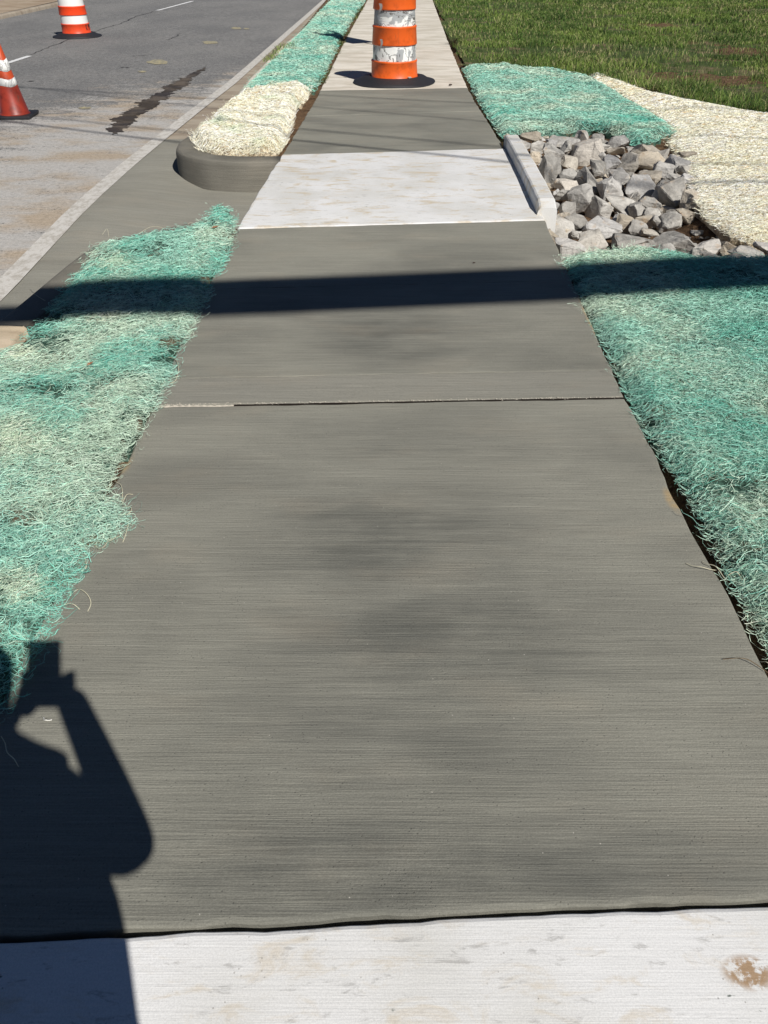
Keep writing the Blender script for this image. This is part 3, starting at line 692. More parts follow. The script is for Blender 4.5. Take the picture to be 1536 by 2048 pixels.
# far cream mat
cm = pts([(1180, 146), (1200, 146), (1235, 158), (1300, 182), (1400, 203), (1480, 218), (1545, 228)], P, 0) + [(4.9, 7.9), (4.9, 4.6)] + pts([(1536, 487), (1495, 480), (1455, 462), (1420, 440), (1398, 410), (1385, 372), (1380, 330), (1352, 300), (1336, 282), (1352, 262), (1290, 220), (1232, 183), (1185, 158)], P, 0)
def z_cm(x, y): return P(y) + .006 + vnoise(x, y, 1.8, 51, 4) * .05 + .015 * vnoise(x * 3, y, 1.5, 52, 2)
z_cm = taper(z_cm, cm, -0.03, .45)
m4 = matsheet('erosion_mat', cm, lambda x, y: z_cm(x, y) - .006, UC, .06, 'broad undyed cream fibre mat beyond the rocks at the right', 'erosion mat')
fibres('wood_fibres', cm, m4, z_cm, 2.4, colcream(4), .02, (.05, .10), seed=7, segs=4, vlo=.85, up=.2)
# cream clumps on the rounded island
ci = pts([(402, 300), (388, 280), (392, 266), (420, 262), (425, 238), (452, 218), (478, 200), (500, 188), (545, 178), (600, 172), (618, 180), (612, 200), (590, 215), (584, 240), (578, 262), (570, 285), (556, 305), (500, 306), (440, 306)], P, .02)
def z_ci(x, y): return P(y) - .01 + vnoise(x, y, 2.6, 61, 3) * .095 * np.clip(edgedist(x, y, ci) / .1, 0, 1) + .03 * np.clip(edgedist(x, y, ci) / .05, 0, 1)
m5 = matsheet('erosion_mat', ci, lambda x, y: z_ci(x, y) - .006, UC, .04, 'thick rumpled cream fibre mat inside the rounded grey curb', 'erosion mat')
fibres('wood_fibres', ci, m5, z_ci, 3.2, colcream(5, .3), .05, (.07, .13), seed=8, segs=5, curl=24, up=.4, vlo=.75)
# far left green strip
gs_px_r = [(628, 182), (648, 148), (664, 116), (681, 80), (698, 50), (719, 18), (731, 0)]
gs_px_l = [(662, 0), (640, 22), (615, 50), (590, 75), (572, 92), (545, 120), (515, 150), (492, 172), (476, 196), (480, 210)]
gr_ = pts(gs_px_r, P, 0); gl_ = pts(gs_px_l, P, 0)
gsp = gr_ + [(gr_[-1][0] + .6, 42), (gl_[0][0] + .6, 42)] + gl_ + pts([(510, 214), (545, 205)], P, .02)
def z_gs(x, y): return P(y) + .002 + vnoise(x, y, 2, 71, 3) * .022
z_gs = taper(z_gs, gsp, -0.02)
m6 = matsheet('erosion_mat', gsp, lambda x, y: z_gs(x, y) - .006, UG, .08, 'long green fibre mat running away between the far curb and walk', 'erosion mat')
fibres('wood_fibres', gsp, m6, z_gs, 2.2, colgreen(15, .20, .25), .03, (.05, .10), seed=9, segs=4)

# ------------------------------------------------------------------ riprap
ROCK = mat_rock()
rip = empty('riprap_bed', (1.7, 5.6, -.2)); tag(rip, 'bed of loose angular grey and tan rocks beside the white slab', 'rock pile')
def rock_mesh(seed, kind=0):
    rg = random.Random(seed); bm = bmesh.new()
    for _ in range(rg.choice((11, 13, 15, 18))):
        v = Vector((rg.gauss(0, 1), rg.gauss(0, 1), rg.gauss(0, 1))).normalized()
        q = Vector([math.copysign(abs(c) ** .62, c) for c in v]) * rg.uniform(.82, 1.0)
        bm.verts.new(q)
    r = bmesh.ops.convex_hull(bm, input=bm.verts[:]); 
    bmesh.ops.delete(bm, geom=[v for v in bm.verts if not v.link_faces], context='VERTS')
    bmesh.ops.dissolve_limit(bm, angle_limit=.16, verts=bm.verts[:], edges=bm.edges[:])
    bmesh.ops.bevel(bm, geom=bm.edges[:], offset=.055, segments=1, affect='EDGES')
    bmesh.ops.triangulate(bm, faces=bm.faces[:])
    bmesh.ops.subdivide_edges(bm, edges=[e for e in bm.edges if e.calc_length() > .35], cuts=1, use_grid_fill=False)
    bmesh.ops.triangulate(bm, faces=bm.faces[:])
    from mathutils import noise as mn_
    for v in bm.verts:
        q = v.co * 1.9 + Vector((seed * 3.1, 0, 0)); v.co += mn_.noise_vector(q) * .16 + mn_.noise_vector(q * 3.1) * .055
    mn = Vector([min(v.co[i] for v in bm.verts) for i in range(3)]); mx = Vector([max(v.co[i] for v in bm.verts) for i in range(3)])
    for v in bm.verts: v.co = Vector([(v.co[i] - (mn[i] + mx[i]) / 2) / (mx[i] - mn[i]) for i in range(3)])
    me = bpy.data.meshes.new('rock'); bm.to_mesh(me); bm.free(); me.materials.append(ROCK); return me
RM = [rock_mesh(100 + i) for i in range(34)]
def zch(x, y): return float(P(y)) - .03 + float(chan(np.array(x), np.array(y)))
def solve_ch(px, py, off):
    z = -.1
    for _ in range(30):
        x, y = at(px, py, z); z = .5 * z + .5 * (zch(x, y) + off)
    return x, y, z
rocks = [(165,165,70,45),(268,155,100,65),(310,200,90,75),(378,180,60,50),(440,175,150,45),(555,150,60,65),(617,160,70,50),(640,200,110,55),(740,170,120,60),(725,225,110,50),(805,215,60,45),(905,232,150,75),(290,255,70,75),(380,245,105,90),(445,215,70,60),(570,232,150,115),(475,285,95,75),(698,285,80,85),(795,290,100,110),(900,285,150,90),(650,250,45,60),(375,330,125,145),(478,350,95,65),(580,390,135,165),(635,320,120,90),(740,360,85,85),(705,435,135,135),(850,415,140,130),(900,375,100,90),(978,335,95,80),(1050,300,95,85),(1045,375,90,40),(1015,450,125,145),(940,460,45,65),(455,420,100,80),(456,470,80,65),(460,545,65,90),(545,505,125,160),(635,530,90,130),(745,510,160,80),(841,540,90,95),(910,515,110,85),(925,560,120,50),(1030,555,75,50),(1140,490,105,95),(520,605,105,80),(430,650,145,110),(640,640,180,120),(730,590,85,70),(770,610,90,70),(875,590,120,60),(945,605,65,75),(853,635,100,50),(1010,600,100,70),(470,735,150,110),(590,700,140,90),(810,695,240,90),(1060,690,240,140),(1190,745,130,95),(1310,735,140,95),(1440,705,120,65),(1420,760,160,60),(1530,745,110,60),(370,610,90,60),(1110,375,80,55),(1125,425,70,45),(1090,565,75,55),(995,745,100,45),(1090,330,60,60),(1110,250,90,60),(980,250,70,60),(850,240,60,40),(420,380,60,40),(690,520,50,40),(560,440,50,40),(820,470,60,50),(405,450,50,60),(1220,790,110,50),(900,660,80,40),(1345,790,90,45),(510,660,60,50),(230,190,60,50),(340,440,40,50),(395,520,45,50),(385,655,70,60),(395,590,60,50),(350,700,60,50)]
ri = 0
def put_rock(px, py, wpx, hpx, off=.045, rz=None, deep=1.0):
    global ri
    x, y, z = solve_ch(px, py, off); Zc = y * CP - (z - CH) * SP; s = Zc / FPX
    me = RM[ri % len(RM)]; ri += 1; o = bpy.data.objects.new('rock', me); COL.objects.link(o); o.parent = rip; o.matrix_parent_inverse = rip.matrix_basis.inverted()
    jit = random.uniform(.85, 1.2); wx = wpx * s * 1.14 * jit; hz = hpx * s * 1.04 * jit
    o.location = (x, y, z); o.scale = (wx, (wx * .55 + hz * .6) * deep, hz)
    o.rotation_euler = (random.uniform(-.35, .35), random.uniform(-.35, .35), random.uniform(-.5, .5) + random.choice((0, math.pi)))
    return o
bpy.context.view_layer.update()
for (a, b, c_, d_) in rocks: put_rock(960 + a / 2.667, 220 + b / 2.667, c_ / 2.667, d_ / 2.667)
for q in ((1100, 455, 34, 26), (1122, 462, 30, 24), (1090, 470, 26, 20), (1128, 440, 26, 22), (1112, 476, 34, 24)): put_rock(*q, off=.05)
rg = random.Random(5); nfill = 0
ripoly = [(1010, 290), (1060, 272), (1200, 275), (1320, 300), (1370, 340), (1390, 400), (1375, 455), (1450, 480), (1536, 485), (1536, 515), (1400, 512), (1250, 508), (1115, 512), (1100, 470), (1125, 440), (1060, 330)]
while nfill < 210:
    a, b = rg.uniform(1000, 1536), rg.uniform(268, 515)
    if inpoly(np.array([a]), np.array([b]), ripoly)[0]:
        sz = rg.uniform(6, 32); put_rock(a, b, sz, sz * rg.uniform(.6, .9), off=-.03 if sz > 15 else .01); nfill += 1

# ------------------------------------------------------------------ lawn and grass
LAWN = (lambda m: m.out(m.mix(m.ramp(m.noise(m.pos, 2.2, 5, .65), .45, .68), m.mix(m.ramp(m.noise(m.pos, 30, 4), .4, .6), (.06, .09, .03), (.10, .13, .05)), (.24, .18, .11)), m.noise(m.pos, 40, 5, .7), .04, .9))(M('lawn_turf', .95, .1))
edge_near = pts([(918, 128), (960, 130), (1060, 138), (1180, 150), (1300, 180), (1400, 203), (1545, 228)], P, 0)
lawn_poly = edge_near + [(5.2, 7.6), (30, 7.0), (60, 60), (60, 120), (3.2, 120)] + [(float(xR(y)) + .05, y) for y in (60, 40, 30, 22, 18, 15, 13, 12)]
lx = axis([(.9, 6, .15), (6, 16, .5), (16, 60, 4)]); ly = axis([(6.8, 16, .15), (16, 30, .5), (30, 120, 6)])
def z_lawn(x, y): return P(y) - .015 + (vnoise(x, y, .5, 81, 3) - .5) * .16 * np.clip((x - 1.6) / 2, 0, 1) + (vnoise(x, y, 3, 82, 3) - .5) * .03
tag(gridmesh('lawn', lx, ly, z_lawn, LAWN, None, lambda x, y: inpoly(x, y, lawn_poly)), 'rough grassy field with bare patches beyond the mats', kind='structure')
def grass(name, poly, n, hgt, zf, seed, lean=.5, dens=None, wdt=.005, cols=((.08, .14, .03), (.19, .27, .055), (.035, .07, .022), (.38, .35, .17))):
    rng = np.random.default_rng(seed); pp = np.array(poly); x0, y0 = pp.min(0); x1, y1 = pp.max(0)
    y = y0 + (y1 - y0) * rng.random(n) ** 1.5; x = rng.uniform(x0, x1, n)
    k = inpoly(x, y, poly); 
    if dens is not None: k &= rng.random(n) < dens(x, y)
    x, y = x[k], y[k]; n = len(x); Zc = y * CP + CH * SP
    cl = vnoise(x, y, 2.4, seed + 2, 4)
    h = hgt * rng.uniform(.4, 1.3, n) * (.15 + 1.9 * cl ** 1.3); wd = np.maximum(wdt, Zc * .0006) * rng.uniform(.7, 1.3, n)
    th = rng.uniform(0, 2 * np.pi, n); ln = rng.uniform(.15, 1.1, n) * lean * 2
    z = zf(x, y) - .005
    ux, uy = np.cos(th), np.sin(th); fx = rng.uniform(0, 2 * np.pi, n); px_, py_ = np.cos(fx) * wd / 2, np.sin(fx) * wd / 2
    V = np.stack([np.stack([x - px_, y - py_, z], 1), np.stack([x + px_, y + py_, z], 1),
                  np.stack([x + ux * h * ln * .35 + px_ * .8, y + uy * h * ln * .35 + py_ * .8, z + h * .6], 1), np.stack([x + ux * h * ln * .35 - px_ * .8, y + uy * h * ln * .35 - py_ * .8, z + h * .6], 1),
                  np.stack([x + ux * h * ln, y + uy * h * ln, z + h * (1 - .3 * ln.clip(0, 1))], 1)], 1).reshape(-1, 3)
    b = np.arange(n) * 5; T = np.concatenate([np.stack([b, b + 1, b + 2], 1), np.stack([b, b + 2, b + 3], 1), np.stack([b + 3, b + 2, b + 4], 1)])
    cc = np.array(cols); u = np.clip(vnoise(x, y, 1.1, seed + 7, 4) * 2.6 - .8 + rng.normal(0, .2, n), 0, 1)[:, None]
    c = cc[0] * (1 - u) + cc[1] * u; q = rng.random(n)
    c = np.where((q < .2)[:, None], cc[2], c); dry = q > (.89 - .25 * np.clip((vnoise(x, y, .9, seed + 5, 3) - .55) * 4, 0, 1)); c = np.where(dry[:, None], cc[3], c)
    c = c * rng.uniform(.7, 1.3, (n, 1))
    o = fast_quads(name, V, T, DYE, None, colors=np.repeat(c, 5, 0)); print('grass', n, len(T)); return o
def bare(x, y):
    a = vnoise(x, y, 1.1, 91, 4); d = np.clip((.60 - a) * 7, .12, 1)
    e = np.clip((x - xR(y) - .02) / .35, .12, 1) ; p = np.exp(-((x - 1.25) / .3) ** 2 - ((y - 11.9) / .35) ** 2)
    return d * e * (1 - .95 * p)
gpoly = edge_near + [(5.2, 7.6), (6.4, 7.4), (13, 26), (13, 30), (1.3, 30)] + [(float(xR(y)) + .05, y) for y in (30, 22, 18, 15, 13, 12)]
tag(grass('grass', gpoly, 640000, .085, z_lawn, 5, dens=bare), 'rough green grass on the field beyond the mats', 'grass', kind='stuff')
# lush fringe behind the mats and tufts along the edges
fr = []
for (x, y) in edge_near[1:]: fr.append((x, y + .0))
fr2 = fr + [(q[0] + .25, q[1] + .9) for q in fr[::-1]]
tag(grass('grass_fringe', fr2, 16000, .14, z_lawn, 8, .6, wdt=.006), 'taller grass fringe just behind the far mats', 'grass', kind='stuff')
tl = [(float(xL(y)) - .12, y) for y in np.arange(10.2, 24, 1)] + [(float(xL(y)) + .02, y) for y in np.arange(24, 10.2, -1)]
tag(grass('grass_tufts', tl, 5200, .05, lambda x, y: P(y) - .01, 12, .8, dens=lambda x, y: (vnoise(x, y, 3, 4, 2) > .45) * 1.0, cols=((.06, .08, .025), (.12, .15, .04), (.04, .05, .02), (.25, .2, .1))), 'thin grass tufts along the left edge of the old beige walk', 'grass', kind='stuff')
t2 = [(float(xR(y)) - .01, y) for y in np.arange(6.8, 12.4, .5)] + [(float(xR(y)) + .09, y) for y in np.arange(12.4, 6.8, -.5)]
tag(grass('weeds', t2, 900, .05, lambda x, y: P(y) - .05, 14, .9, cols=((.04, .05, .02), (.10, .12, .04), (.03, .03, .02), (.12, .08, .04))), 'sparse dark weeds in the gap at the right edge of the walk', 'weeds', kind='stuff')
t3 = pts([(575, 120), (600, 90), (560, 92), (525, 125)], P, 0)
tag(grass('curb_weeds', t3, 700, .08, lambda x, y: P(y), 15, .7), 'weeds standing on the curb beside the far green mat', 'weeds', kind='stuff')

# ------------------------------------------------------------------ traffic drums
def mat_orange(name, base, dirty=.35, drum=True):
    m = M(name, .42, .45); o = m.obj(); n = m.noise(o, 9, 5, .65); s = m.node('ShaderNodeMapping'); s.inputs['Scale'].default_value = (14, 14, 2); m.l.new(o, s.inputs['Vector'])
    sc_ = m.noise(s.outputs[0], 1, 5, .7); c = m.mix(m.ramp(n, .45, .72, 0, dirty), base, tuple(q * .45 for q in base))
    c = m.mix(m.ramp(sc_, .60, .72, 0, dirty), c, (.12, .07, .05)); return m.out(c, n, .003, .3)
def mat_sheet(name, worn=.8):
    m = M(name, .38, .5); o = m.obj()
    n = m.noise(o, 3.4, 4, .6, 1.6)
    cr = m.node('ShaderNodeMath', operation='ABSOLUTE'); m.l.new(m.math('SUBTRACT', n, .5), cr.inputs[0])
    crack_ = m.math('MULTIPLY', m.math('SUBTRACT', 1.0, m.ramp(cr.outputs[0], .006, .018)), worn)
    n2 = m.noise(o, 3.0, 4, .6, .6); gr = m.ramp(n2, .50, .53, 0, worn)
    c = m.mix(gr, (.80, .80, .76), (.36, .37, .37)); c = m.mix(crack_, c, (.10, .09, .08))
    c = m.mix(m.ramp(m.noise(o, 7, 3), .72, .75, 0, worn * .8), c, (.5, .2, .12))
    return m.out(c, m.math('ADD', m.math('MULTIPLY', n, .4), m.math('MULTIPLY', gr, .5)), .004, .4)
ORG = mat_orange('orange_plastic', (.80, .125, .015), .55); ORG2 = mat_orange('red_orange_plastic', (.80, .075, .02), .3)
ORG3 = mat_orange('bright_orange_sheeting', (.95, .07, .012), .1)
SH1 = mat_sheet('worn_white_sheeting', .95); SH2 = mat_sheet('clean_white_sheeting', .0)
def drum(loc, scale, bands, label, mats, ringr, rot=0.0, torn=False, letters=False):
    root = empty('traffic_drum', loc); tag(root, label, 'traffic drum', 'orange and white traffic drums')
    N = 64
    z = 0.05; r = .292; tot = sum(b[0] for b in bands)
    def rr(zz): return .292 - .045 * (zz - .05) / .95
    for i, (h, kind) in enumerate(bands):
        z0, z1 = z, z + h; z = z1
        if kind == 'o':
            a, b = rr(z0), rr(z1)
            prof = [(a - .004, z0), (a + .006, z0 + .004), (a + .006, z0 + .016), (a, z0 + .022), (b + .001, z1 - .024), (b + .006, z1 - .018), (b + .006, z1 - .006), (b + .002, z1), (b - .016, z1 + .001)]
            if i: prof = [(a - .016, z0)] + [(a + .002, z0 + .001), (a + .003, z0 + .012)] + prof[4:]
            nm, mt = 'orange_band', mats[0] if i != 2 else mats[2]
            wob = lambda R_, Z_, A_, i=i: (R_ + .0025 * math.sin(5 * A_ + i * 2 + Z_ * 20) * torn, Z_)
        else:
            a, b = rr(z0) - .012, rr(z1) - .010
            prof = [(a, z0 - .002)] + [(a + (b - a) * t, z0 + (z1 - z0) * t) for t in np.linspace(.02, .98, 8)] + [(b, z1 + .002)]
            nm, mt = 'white_band', mats[1]
            wob = (lambda R_, Z_, A_: (R_ + .004 * math.sin(11 * A_ + Z_ * 60) * math.sin(3 * A_ + Z_ * 31), Z_)) if torn else None
        o = lathe(nm, prof, mt, root, N, wob)
    b = rr(z)
    lathe('drum_top', [(b, z - .002), (b - .03, z + .015), (b - .06, z + .02), (.12, z + .022), (0.001, z + .022)], mats[0], root, N)
    # carrying handle: two uprights and a bar
    tube('handle', [(-.10, 0, z + .02), (-.10, 0, z + .075), (-.08, 0, z + .09), (.08, 0, z + .09), (.10, 0, z + .075), (.10, 0, z + .02)], .016, mats[0], root, 8)
    def wv(R_, Z_, A_): 
        return R_ * (1 + (.035 * math.sin(2 * A_ + 1 + rot) + .02 * math.sin(5 * A_ + rot)) * (R_ > .35)), max(.001, Z_ + (.008 * math.sin(3 * A_ + rot) if R_ > .35 and Z_ > .012 else 0))
    lathe('rubber_base', [(.27, .002), (ringr, .001), (ringr + .006, .010), (ringr, .020), (ringr * .86, .036), (ringr * .76, .066), (.33, .082), (.315, .086), (.302, .072), (.297, .045)], RUB, root, 56, wv)
    if torn:     # strip of sheeting torn loose and hanging
        for (a0, zt, ln_, wdt) in ((4.13, .50, .13, .035), (4.10, .86, .12, .045), (5.35, .10, .05, .05)):
            V = []; F = []
            for k in range(6):
                t = k / 5; rad = .302 + .012 * math.sin(t * 3); ww = wdt * (1 - .75 * t) / .3; aa = a0 + .06 * math.sin(t * 5)
                V += [(rad * math.cos(aa - ww / 2), rad * math.sin(aa - ww / 2), zt - ln_ * t), (rad * math.cos(aa + ww / 2), rad * math.sin(aa + ww / 2), zt - ln_ * t)]
            for k in range(5): F.append((2 * k, 2 * k + 1, 2 * k + 3, 2 * k + 2))
            mesh('torn_flap', V, F, TORN, root, smooth=True)
    if letters:
        LET = mat_flat('black_stencil', (.03, .025, .025), .7, .1, 30)
        def bar(a0, z0, a1, z1, wd=.012):
            V = []; 
            for (a, zz) in ((a0, z0), (a1, z1)):
                rad = rr(zz) + .0045; V += [(rad * math.cos(a - wd / 2 / .29), rad * math.sin(a - wd / 2 / .29), zz), (rad * math.cos(a + wd / 2 / .29), rad * math.sin(a + wd / 2 / .29), zz)]
            return V
        V = []; F = []
        for s in ((-.95, .25, -.95, .13), (-.82, .25, -.95, .185), (-.95, .185, -.80, .13), (-.66, .25, -.66, .13), (-.50, .25, -.50, .13), (-.66, .25, -.58, .18), (-.58, .18, -.50, .25)):
            b0 = len(V); V += bar(*s); F.append((b0, b0 + 1, b0 + 3, b0 + 2))
        mesh('stencil_lettering', V, F, LET, root)
    root.scale = (scale,) * 3; root.rotation_euler = (0, 0, rot); return root
TORN = mat_flat('torn_sheeting', (.30, .28, .26), .6, .3, 30)
dx_, dy_ = surf(790, 163, P)
drum((.13, 10.75 + .35, float(P(11.0)) + .001), 1.0, [(.21, 'o'), (.165, 'w'), (.20, 'o'), (.165, 'w'), (.18, 'o')], 'worn orange drum with torn white bands standing on the walk', (ORG, SH1, ORG), .50, 0, True)
x2, y2 = surf(156, 76, R)
drum((x2, y2, roadz(x2, y2) + .001), .93, [(.20, 'o'), (.15, 'w'), (.16, 'o'), (.15, 'w'), (.28, 'o')], 'clean red and white striped drum standing out in the road', (ORG2, SH2, ORG3), .48, .5, False, True)

# ------------------------------------------------------------------ cone
xc, yc = surf(33, 237, R); zc = roadz(xc, yc) + .001
cone = empty('traffic_cone', (xc, yc, zc)); tag(cone, 'grimy red orange cone with two scuffed white collars on the road', 'traffic cone')
CONEM = mat_orange('grimy_cone_plastic', (.30, .035, .018), .9); SH3 = mat_sheet('scuffed_collar', .6)
def cr_(z): return .150 - .125 * (z - .03) / .68
CT = mat_orange('cone_orange', (.50, .07, .02), .7)
def cpart(nm, z0, z1, mt, o=0.0): return lathe(nm, [(cr_(z0) + o - .002, z0), (cr_(z0) + o, z0 + .001), (cr_(z1) + o, z1 - .001), (cr_(z1) + o - .002, z1)], mt, cone, 40, lambda R_, Z_, A_: (R_, Z_ + (.008 * math.sin(3 * A_ + 1) if o and Z_ > .3 else 0)))
lathe('cone_body', [(.165, .03), (.155, .036), (cr_(.05), .05), (cr_(.30), .30)], CONEM, cone, 40); lathe('cone_body', [(cr_(.30), .30), (cr_(.70), .70), (.02, .712), (.001, .712)], CT, cone, 40)
cpart('white_collar', .305, .375, SH3, .003); cpart('white_collar', .445, .55, SH3, .003)
boxm('cone_base', (0, 0, .018), (.40, .40, .032), RUB, cone, 0.1, .008)
# ------------------------------------------------------------------ portable sign hidden behind the worn drum (its shadow shows)
sgx, sgy = .10, 14.9; sz = float(P(sgy)); sg = empty('portable_sign', (sgx, sgy, sz)); tag(sg, 'tall narrow portable road sign standing behind the worn drum', 'road sign')
STEEL = mat_flat('galvanised_steel', (.4, .4, .41), .4, .15, 20, .5)
tube('mast', [(0, 0, .05), (0, 0, 2.05)], .02, STEEL, sg, 8)
for sx2 in (-1, 1): tube('leg', [(0, 0, .35), (sx2 * .16, 0, .01)], .014, STEEL, sg, 6)
boxm('sign_panel', (0, -.03, 1.38), (.46, .02, 1.2), ORG, sg, 0.55, .003)
for sx2 in (-1, 1): boxm('flag', (sx2 * .15, -.03 + sx2 * .09, 2.14), (.09, .008, .40), ORG3, sg, 0.55)
# ------------------------------------------------------------------ overhead mast arm, cables
ga, gb = Vector((*surf(0, 613, P), 0)), Vector((*surf(1536, 548, P), 0))
HA = 5.5; off = Vector((-SX * HA, -SY * HA, HA)); dirv = (gb - ga).normalized()
a0 = ga + off - dirv * 3.0; a1 = gb + off + dirv * 5.0
sig = empty('mast_pole', (a1.x, a1.y, 0)); tag(sig, 'steel pole with a long overhead arm whose shadow crosses the walk', 'mast pole')
tube('mast_arm', [a0 - sig.location, a1 - sig.location], .165, STEEL, sig, 24); tube('pole', [(0, 0, -.1), (0, 0, HA + .5)], [.2, .16], STEEL, sig, 20); tube('pole_base', [(0, 0, -.1), (0, 0, .12)], .32, STEEL, sig, 20)
CAB = mat_flat('black_cable', (.03, .03, .03), .6, .1, 10)
def wire(p, q, h, r):
    A = Vector((*surf(*p, P), 0)); B = Vector((*surf(*q, P), 0)); o_ = Vector((-SX * h, -SY * h, h)); d = (B - A).normalized(); mid = (A + B) / 2
    s0 = A + o_ - d * 14; s1 = B + o_ + d * 14
    return tube('overhead_cable', [s0.lerp(s1, t) for t in np.linspace(0, 1, 9)], r, CAB, None, 8), s0, s1
cabs = [((571, 279), (1000, 323), 6.6, .021, 'thickest and lowest overhead cable'), ((598, 259), (956, 290), 8.0, .016, 'overhead cable next above the thickest one'), ((695, 221), (972, 244), 8.5, .014, 'overhead cable third from the walk joint'), ((630, 192), (949, 208), 9.0, .015, 'highest overhead cable, farthest along the walk')]
ends = []
for p, q, h, r, lb in cabs:
    o_, s0, s1 = wire(p, q, h, r); tag(o_, lb, 'cable', 'cables strung over the walk'); ends.append((s0, s1))
WOOD = mat_flat('weathered_pole_wood', (.14, .10, .07), .9, .3, 6)
for e, lb in ((0, 'wooden utility pole at the street end of the cables'), (1, 'wooden utility pole at the field end of the cables')):
    c = sum((q[e] for q in ends), Vector()) / 4; u = empty('utility_pole', (c.x, c.y, -.3)); tag(u, lb, 'utility pole')
    tube('pole', [(0, 0, 0), (0, 0, 9.8)], [.17, .12], WOOD, u, 14)
    for (s) in ends: tube('bracket', [(0, 0, s[e].z + .3 - .1), (s[e].x - c.x, s[e].y - c.y, s[e].z + .3)], .03, STEEL, u, 6)

# ------------------------------------------------------------------ the photographer, behind the camera, and the phone
def skin_body(name, verts, edges, mat, parent, sub=2):
    me = bpy.data.meshes.new(name); me.from_pydata([v[:3] for v in verts], edges, []); o = link(name, me, mat, parent)
    md = o.modifiers.new('skin', 'SKIN'); md.use_smooth_shade = True
    for i, v in enumerate(verts): d = me.skin_vertices[0].data[i]; d.radius = (v[3], v[4] if len(v) > 4 else v[3])
    me.skin_vertices[0].data[0].use_root = True
    s = o.modifiers.new('sub', 'SUBSURF'); s.levels = sub; s.render_levels = sub; return o
per = empty('person', (-.08, -.36, 0)); tag(per, 'person in dark jacket holding up a phone, casting the shadow at the left', 'person')
px0, py0 = -.08, -.36
def rel(l): return [(a - px0, b - py0, *c) for a, b, *c in l]
JK = mat_flat('dark_jacket', (.03, .035, .05), .9, .2, 30); SKN = mat_flat('skin', (.45, .27, .19), .6, .1, 30); PT = mat_flat('dark_trousers', (.04, .04, .045), .9, .2, 30); HAIR = mat_flat('dark_hair', (.03, .02, .015), .7, .3, 60)
bv = rel([(-.035, -.36, .95, .24, .18), (-.04, -.36, 1.10, .23, .17), (-.065, -.36, 1.25, .215, .145), (-.08, -.345, 1.355, .12, .10), (-.075, -.31, 1.47, .055), (-.065, -.25, 1.60, .10, .11), (-.065, -.25, 1.69, .085, .095),
    (.085, -.335, 1.355, .066), (.115, -.28, 1.22, .066), (.128, -.21, 1.09, .058), (.075, -.125, 1.21, .044), (.018, -.055, 1.362, .036),
    (-.235, -.335, 1.355, .060), (-.34, -.29, 1.27, .055), (-.42, -.20, 1.22, .046), (-.25, -.13, 1.27, .036), (-.085, -.085, 1.32, .026),
    (-.17, -.36, .85, .10), (-.18, -.34, .48, .062), (-.18, -.38, .10, .045), (-.19, -.26, .045, .04),
    (.01, -.36, .85, .10), (.02, -.34, .48, .062), (.02, -.38, .10, .045), (.03, -.26, .045, .04)])
be = [(0, 1), (1, 2), (2, 3), (3, 4), (4, 5), (5, 6), (3, 7), (7, 8), (8, 9), (9, 10), (10, 11), (3, 12), (12, 13), (13, 14), (14, 15), (15, 16), (0, 17), (17, 18), (18, 19), (19, 20), (0, 21), (21, 22), (22, 23), (23, 24)]
skin_body('body', bv, be, JK, per)
hv = rel([(-.08, -.265, 1.655, .092, .10), (-.08, -.28, 1.72, .05)]); skin_body('hair', hv, [(0, 1)], HAIR, per)
nz = rel([(-.08, -.155, 1.60, .012), (-.08, -.15, 1.585, .014)]); skin_body('nose', nz, [(0, 1)], SKN, per)
up_ = Vector((0, SP, CP)); fw_ = Vector((0, CP, -SP)); cpos = Vector((0, 0, CH))
for sx2, x0_ in ((1, .02), (-1, -.085)):
    wr = Vector((x0_, -.075 if sx2 > 0 else -.085, 1.33 if sx2 > 0 else 1.32)); V = [(*wr, .032)]; E_ = []
    palm = cpos + up_ * -.10 + fw_ * -.03 + Vector((x0_ * .6 + .005, 0, 0)); V.append((*palm, .030)); E_.append((0, 1))
    for k in range(4):
        b0 = len(V); t0 = palm + up_ * (.012 * k) + Vector((sx2 * .022, 0, 0)); t1 = t0 + Vector((sx2 * .010, 0, 0)) + fw_ * .016; t2 = t1 + Vector((-sx2 * .018, 0, 0)) + fw_ * .006
        V += [(*t0, .0085), (*t1, .008), (*t2, .007)]; E_ += [(1, b0), (b0, b0 + 1), (b0 + 1, b0 + 2)]
    b0 = len(V); V += [(*(palm + Vector((-sx2 * .012, 0, 0)) + up_ * .02 - fw_ * .004), .010), (*(palm + Vector((-sx2 * .02, 0, 0)) + up_ * .045), .009)]; E_ += [(1, b0), (b0, b0 + 1)]
    skin_body('hand', rel([tuple(v) for v in V]), E_, SKN, per, 1)
ph = empty('phone', cpos + up_ * -.06 - fw_ * .022 + Vector((-.0225, 0, 0))); tag(ph, 'dark phone held upright by the person behind the camera', 'phone')
ph.rotation_euler = camo.rotation_euler
boxm('phone_body', (0, 0, 0), (.085, .16, .010), mat_flat('phone_glass', (.02, .02, .025), .2, .05, 10, .5), ph, 0, .003)
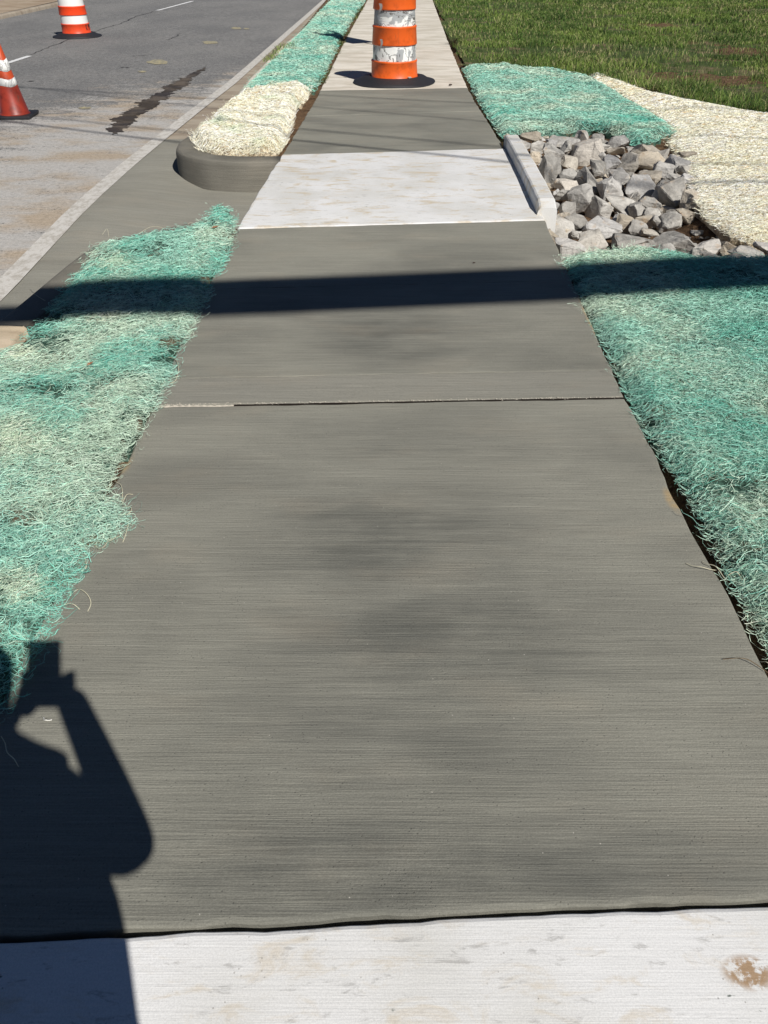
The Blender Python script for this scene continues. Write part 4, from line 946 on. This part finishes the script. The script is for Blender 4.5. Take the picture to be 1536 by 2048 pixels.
boxm('phone_screen', (0, 0, .0055), (.078, .152, .0012), mat_flat('phone_screen', (.01, .01, .012), .1, .05, 10, .5), ph)

# ------------------------------------------------------------------ small litter
PEB = mat_flat('dark_pebble_stone', (.07, .055, .045), .9, .3, 80)
def pebble(px, py, r, lb, fn=P, dz=0.0):
    x, y = surf(px, py, fn); o = bpy.data.objects.new('pebble', RM[3].copy()); COL.objects.link(o); o.data.materials.clear(); o.data.materials.append(PEB)
    o.location = (x, y, float(fn(y)) + r * .6 + dz); o.scale = (r * 2.4, r * 1.8, r * 1.4); tag(o, lb, 'pebble')
pebble(901, 172, .018, 'dark pebble at the far joint between grey slab and beige walk')
pebble(948, 527, .006, 'tiny pebble on the grey slab just before the broad shadow')
LEAF = mat_flat('dry_leaf', (.26, .12, .06), .8, .3, 60)
def leaf(px, py, L, rz, lb, dz):
    x, y = surf(px, py, P); V = [(0, 0, 0), (L * .3, L * .2, .004), (L * .7, L * .15, .003), (L, 0, .006), (L * .7, -L * .17, .007), (L * .3, -L * .2, .005), (L * .5, 0, -.003)]
    o = mesh('dry_leaf', V, [(0, 6, 1), (1, 6, 2), (2, 6, 3), (3, 6, 4), (4, 6, 5), (5, 6, 0)], LEAF); o.location = (x, y, float(P(y)) + dz); o.rotation_euler = (.2, -.1, rz); tag(o, lb, 'leaf')
leaf(178, 752, .035, .8, 'small reddish brown leaf caught on the left fibre mat', .045)
leaf(425, 472, .05, .3, 'brown leaf scrap near the far tip of the left fibre mat', .045)
TW = [(float(spx(902, 88)[0]) - .02, float(spx(902, 88)[1]) - .12), (float(spx(902, 88)[0]) + .10, float(spx(902, 88)[1]) - .12), (float(spx(902, 88)[0]) + .10, float(spx(902, 88)[1]) + .1), (float(spx(902, 88)[0]) - .02, float(spx(902, 88)[1]) + .1)]
tag(grass('weed_tuft', TW, 110, .12, lambda x, y: P(y), 33, 1.0, cols=((.05, .06, .02), (.12, .12, .05), (.04, .04, .02), (.1, .07, .04))), 'small dark weed tuft at the right edge of the beige walk', 'weed', kind='stuff')
